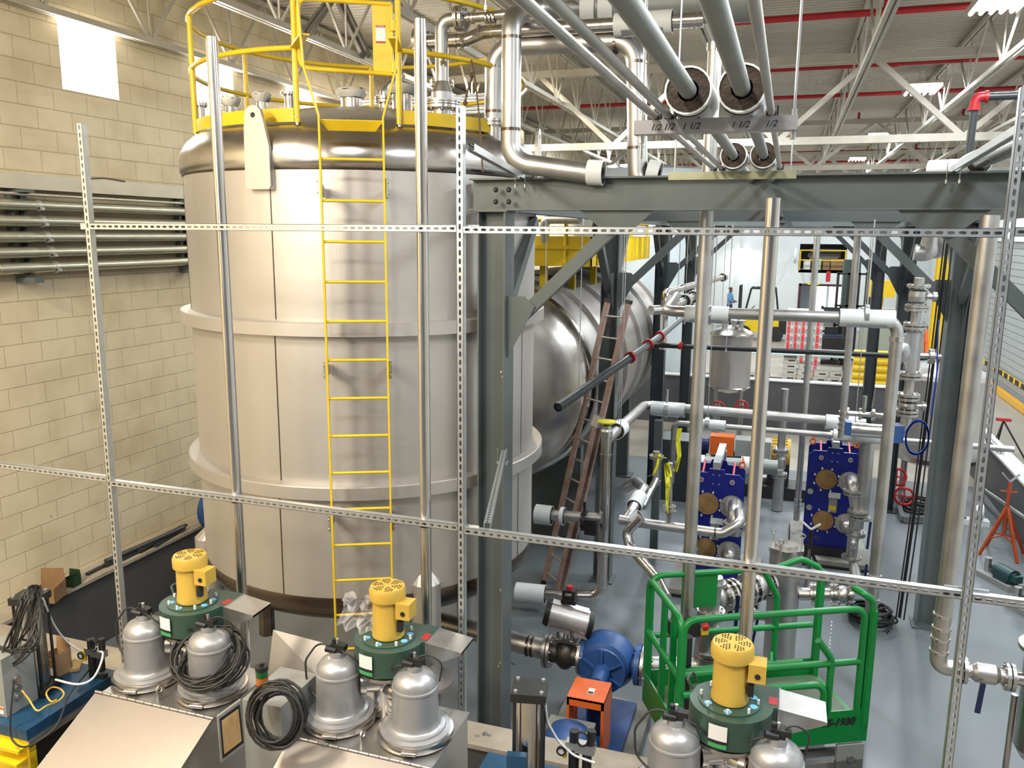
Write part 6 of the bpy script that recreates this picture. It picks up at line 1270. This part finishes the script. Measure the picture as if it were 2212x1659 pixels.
q=at(1905,580+60,Y=38); solo('yellow_machine_top',B().box(q.x-.6,q.x+.5,38,38.6,2.5,3.2).box(q.x-.1,q.x+.1,38.2,38.4,0,2.5),YEL,'yellow machine head above the olive cabinet','machine')
q=at(1885,800,Y=26); t=thing('yellow_barrier','stack of corrugated yellow guard rail barriers beyond the kerb wall','barrier',(q.x,26,0)); b=B()
for k in range(7): b.cyl((q.x-.55,26,.3+k*.22),(q.x+.45,26,.3+k*.22),.11,n=10)
obj('corrugated_rail',b,YEL,t); obj('barrier_post',B().box(q.x-.05,q.x+.05,26.1,26.25,0,1.9),YEL,t)
# worker by the forklift
def person(x,y,rot,label):
    T=Matrix.Translation((x,y,0))@Matrix.Rotation(math.radians(rot),4,'Z'); J=[((0,0,.95),.15),((0,.0,1.12),.14),((0,.01,1.35),.17),((0,.0,1.5),.09),((0,.0,1.56),.055),((0,-.01,1.64),.09),((0,-.01,1.74),.085),
     ((.19,0,1.43),.06),((.25,-.04,1.17),.045),((.14,-.24,1.12),.035),((.10,-.31,1.12),.035),((-.19,0,1.43),.06),((-.25,-.04,1.17),.045),((-.14,-.24,1.10),.035),((-.10,-.31,1.10),.035),
     ((.1,0,.88),.10),((.11,-.02,.5),.07),((.11,.0,.1),.045),((.12,-.16,.05),.045),((-.1,0,.88),.10),((-.11,-.02,.5),.07),((-.11,.0,.1),.045),((-.12,-.16,.05),.045)]
    E_=[(0,1),(1,2),(2,3),(3,4),(4,5),(5,6),(3,7),(7,8),(8,9),(9,10),(3,11),(11,12),(12,13),(13,14),(0,15),(15,16),(16,17),(17,18),(0,19),(19,20),(20,21),(21,22)]
    me=bpy.data.meshes.new('person'); me.from_pydata([j[0] for j in J],E_,[]); o=bpy.data.objects.new('person',me); COL.objects.link(o); o.matrix_world=T
    m=o.modifiers.new('s','SKIN'); me.skin_vertices[0].data[0].use_root=True
    for i,j in enumerate(J): me.skin_vertices[0].data[i].radius=(j[1],j[1]*(.75 if i<3 else 1))
    s2=o.modifiers.new('u','SUBSURF'); s2.levels=2; s2.render_levels=2
    dg=bpy.context.evaluated_depsgraph_get(); m2=bpy.data.meshes.new_from_object(o.evaluated_get(dg)); o.modifiers.clear(); o.data=m2
    for mm in (SKIN,SHIRT,PANT,BLK): m2.materials.append(mm)
    for f in m2.polygons:
        c=f.center; f.use_smooth=True
        f.material_index=3 if c.z<.12 else 2 if c.z<.98 else 1 if c.z<1.52 and not(c.y<-.12) and not(abs(c.x)>.2 and c.z<1.25) else 0
    tag(o,label,'person'); LOC[o.name]=V((0,0,0))
    hb=B().sph((0,.005,1.745),.098,(1,1,.75)); h=obj('hair',hb,BLK); h.parent=o
    fb=B().sph((0,-.115,1.67),.018,(.8,1,1.4)); h=obj('nose',fb,SKIN); h.parent=o
    eb_=B().sph((.035,-.095,1.69),.012).sph((-.035,-.095,1.69),.012); h=obj('eyes',eb_,WPAP); h.parent=o
    mb=B().box(-.03,.03,-.105,-.095,1.615,1.625); h=obj('mouth',mb,BLK); h.parent=o
    er=B().sph((.092,.0,1.67),.022,(.4,.8,1.3)).sph((-.092,.0,1.67),.022,(.4,.8,1.3)); h=obj('ears',er,SKIN); h.parent=o
    return o
q=at(1577,640,Y=40.5); pb=B().box(q.x-.5,q.x+.5,40.2,40.9,0,.8); solo('low_platform',pb,GRYB,'low grey platform the worker in blue stands on','platform')
per=person(q.x,40.55,70,'person in a light blue shirt standing by the yellow forklift'); per.location.z=.8
# signs, rails and small things on the far walls
t=thing('mezzanine_rail','yellow guardrail in front of the open storage loft','guardrail',(1.7,47.95,3.22))
for z in (3.75,4.28): obj('rail',B().cyl((.6,47.95,z),(2.9,47.95,z),.04,n=6),YEL,t)
for x in (.6,2.9): obj('post',B().cyl((x,47.95,3.2),(x,47.95,4.3),.04,n=6),YEL,t)
for x,w_,h_,mm,l in ((.8,.35,.55,WPAP,'white box with green print in the storage loft'),(1.3,.4,.6,mat('pale green box',(.45,.6,.45),0,.6),'pale green box in the storage loft'),(1.8,.35,.45,CARD,'small brown carton in the storage loft'),(2.2,.65,.6,CARD,'larger brown carton in the storage loft')): solo('stored_box',B().box(x,x+w_,48.3,48.8,3.225,3.22+h_),mm,l,'box')
b=B(); 
for r_ in range(2): b.box(1.0+r_*.1,2.7,48.9,49.3,3.9+r_*.25,4.1+r_*.25)
solo('stacked_sheets',b.box(1.1,2.6,48.9,49.3,3.225,3.9),DARKB,'dark stacked panels at the back of the storage loft','panels')
def sign(px,py,w_,h_,Y,m_,label,X=None,lines=()):
    q=at(px,py,Y=Y); t=thing('sign',label,'sign',(q.x,Y,q.z)); obj('sign_board',B().box(q.x-w_/2,q.x+w_/2,Y-.03,Y-.01,q.z-h_/2,q.z+h_/2),m_,t)
    for i,(tx,sz,mm) in enumerate(lines): text(tx,sz,(q.x,Y-.032,q.z+h_*.2-i*h_*.35),(PI/2,0,0),mm,t)
sign(1789,597,.22,.55,48,REDB,'red vertical sign above the loading bay door'); sign(1757,599,.42,.26,48,mat('pale blue sign',(.55,.62,.75),0,.5),'pale blue notice above the loading bay door')
sign(1757,613,.6,.1,47.9,TYEL,'yellow strip sign on the door head')
q=at(1603,537,Y=47.9); light(q.x,47.3,'long white tube light on the far white wall above the forklift',None,.12,2.6,q.z,60)
solo('wall_clock_fan',B().ring((at(1715,560,Y=47).x,47,4.0),(at(1715,560,Y=47).x+.1,47,4.0),.42,.36,24).cyl((at(1715,560,Y=47).x,47,4.0),(at(1715,560,Y=47).x,47.95,4.0),.03),WHT,'round white wall fan beside the storage loft','fan')
b=B()
for x in (at(1960,600,Y=47).x,): b.cyl((x,47.8,.0),(x,47.8,8),.12,n=12)
solo('white_downpipe',b,WHT,'white pipe running down the far wall beside the valve stack','pipe')
# crane column, ladder and signs on the side
q=at(2030,640,Y=24); t=thing('crane_column','tall yellow steel crane column behind the grey column','column',(q.x,24,0)); obj('column_shaft',B().ibeam((q.x,24,0),(q.x,24,6.0),.28,.3,up=(0,1,0)).bar((q.x,24,5.0),(q.x,24,5.6),.4,.5),YEL,t)
q=at(1998,720,Y=22); lx=q.x+.05; t=thing('step_ladder','orange step ladder standing behind the check valve','step ladder',(lx,23,0))
for s_ in (-1,1): obj('side_rail',B().bar((lx+s_*.12,23,2.75),(lx+s_*.36,22.6,.01),.07,.04),ORG,t); obj('side_rail',B().bar((lx+s_*.12,23.05,2.75),(lx+s_*.36,23.6,.01),.06,.04),ORG,t)
for k in range(8): z=.3+k*.3; w_=.36-.24*z/2.75; obj('tread',B().bar((lx-w_,22.6+.4*z/2.75,z),(lx+w_,22.6+.4*z/2.75,z),.08,.02),ORG,t)
obj('ladder_top',B().cb((lx,23.02,2.77),(.3,.16,.04)),BLKM,t)
q=at(2088,730,X=7-.02); solo('yellow_wall_sign',B().box(6.9,6.93,q.y-.6,q.y+.6,q.z-.35,q.z+.35) if 0 else B().box(q.x-.03,q.x,q.y-.7,q.y+.7,q.z-.35,q.z+.35),TYEL,'yellow notice on the white side wall near the roll-up door','sign')
HZ0=.52; b=B(); 
for k in range(9): b.box(6.93,6.95,27+k*.7,27.35+k*.7,HZ0+.01,HZ0+.16) 
t=thing('hazard_strip','black and yellow hazard strip across the roll-up door','hazard strip',(6.95,29,1.4)); obj('strip_backing',B().box(6.955,6.975,26.6,33.6,HZ0,HZ0+.17),YEL,t); obj('black_stripes',b,BLK,t)
t=thing('dock_bumper_rail','orange-yellow bumper rail at the foot of the roll-up door','rail',(6.8,29,0)); obj('rail_bar',B().box(6.7,6.85,26.5,33.5,.02,.2),mat('dock yellow',(.75,.38,.02),0,.4),t)

# white vessels seen just above the beam
t=thing('far_white_tank','broad pale tank top just visible above the grey beam','tank',(at(1300,370,Y=24).x,24,0)); cx_=at(1300,370,Y=24).x+1.0
obj('shell',B().slathe([(2.0,0.006),(2.0,6.6),(1.9,6.85),(1.2,7.0),(0,7.05)],(cx_,25,0),n=48),PALLET,t)
# dark crates and clutter under the lying tank side
b=B().box(-2.1,-1.4,15.2,15.9,.006,1.2); solo('dark_equipment_cabinet',b,DSTEEL,'dark cabinet in shadow between lying tank and middle pipes','cabinet')
q=at(2108,215,Y=9.0); t=pipe('black_fire_pipe','black pipe with a red elbow coming from the edge down to the beam',[(q.x+1.3,9,q.z+.02),(q.x,9,q.z+.02),(q.x-.02,9,5.46)],.036,DSTEEL,.08,12)
obj('red_elbow',B().tube(rnd([(q.x+.09,9,q.z+.02),(q.x,9,q.z+.02),(q.x-.01,9,q.z-.09)],.06,5),.045,12).ring((q.x+.07,9,q.z+.02),(q.x+.1,9,q.z+.02),.056,.04,14).ring((q.x-.01,9,q.z-.07),(q.x-.01,9,q.z-.1),.056,.04,14),RED,t)
a=at(2050,352,Y=7.4); c=at(2230,300,Y=5.2)
t=pipe('stainless_pipe','polished pipe with black-cored sleeve entering over the beam from the edge',[c,at(2110,352,Y=6.5)],.05,SS,.1,16); sleeve(t,at(2105,354,Y=6.6),at(2110,352,Y=6.5)-c,.085,.3,True,False); sleeve(t,at(2050,366,Y=7.6),(1,-.5,0),.08,.3,True,False)
# ================================================================ WORLD AND VIEW
w=bpy.data.worlds.new('world'); S.world=w; w.use_nodes=True
bg=w.node_tree.nodes['Background']; bg.inputs['Color'].default_value=(.75,.8,.9,1); bg.inputs['Strength'].default_value=.22
S.view_settings.view_transform='Standard'; S.view_settings.look='None'; S.view_settings.gamma=1; S.view_settings.exposure=0
S.cycles.max_bounces=6; S.cycles.diffuse_bounces=3; S.cycles.glossy_bounces=4; S.cycles.sample_clamp_indirect=4; S.cycles.caustics_reflective=False; S.cycles.caustics_refractive=False
S.cycles.use_denoising=True; S.cycles.use_adaptive_sampling=True; S.cycles.adaptive_threshold=.04
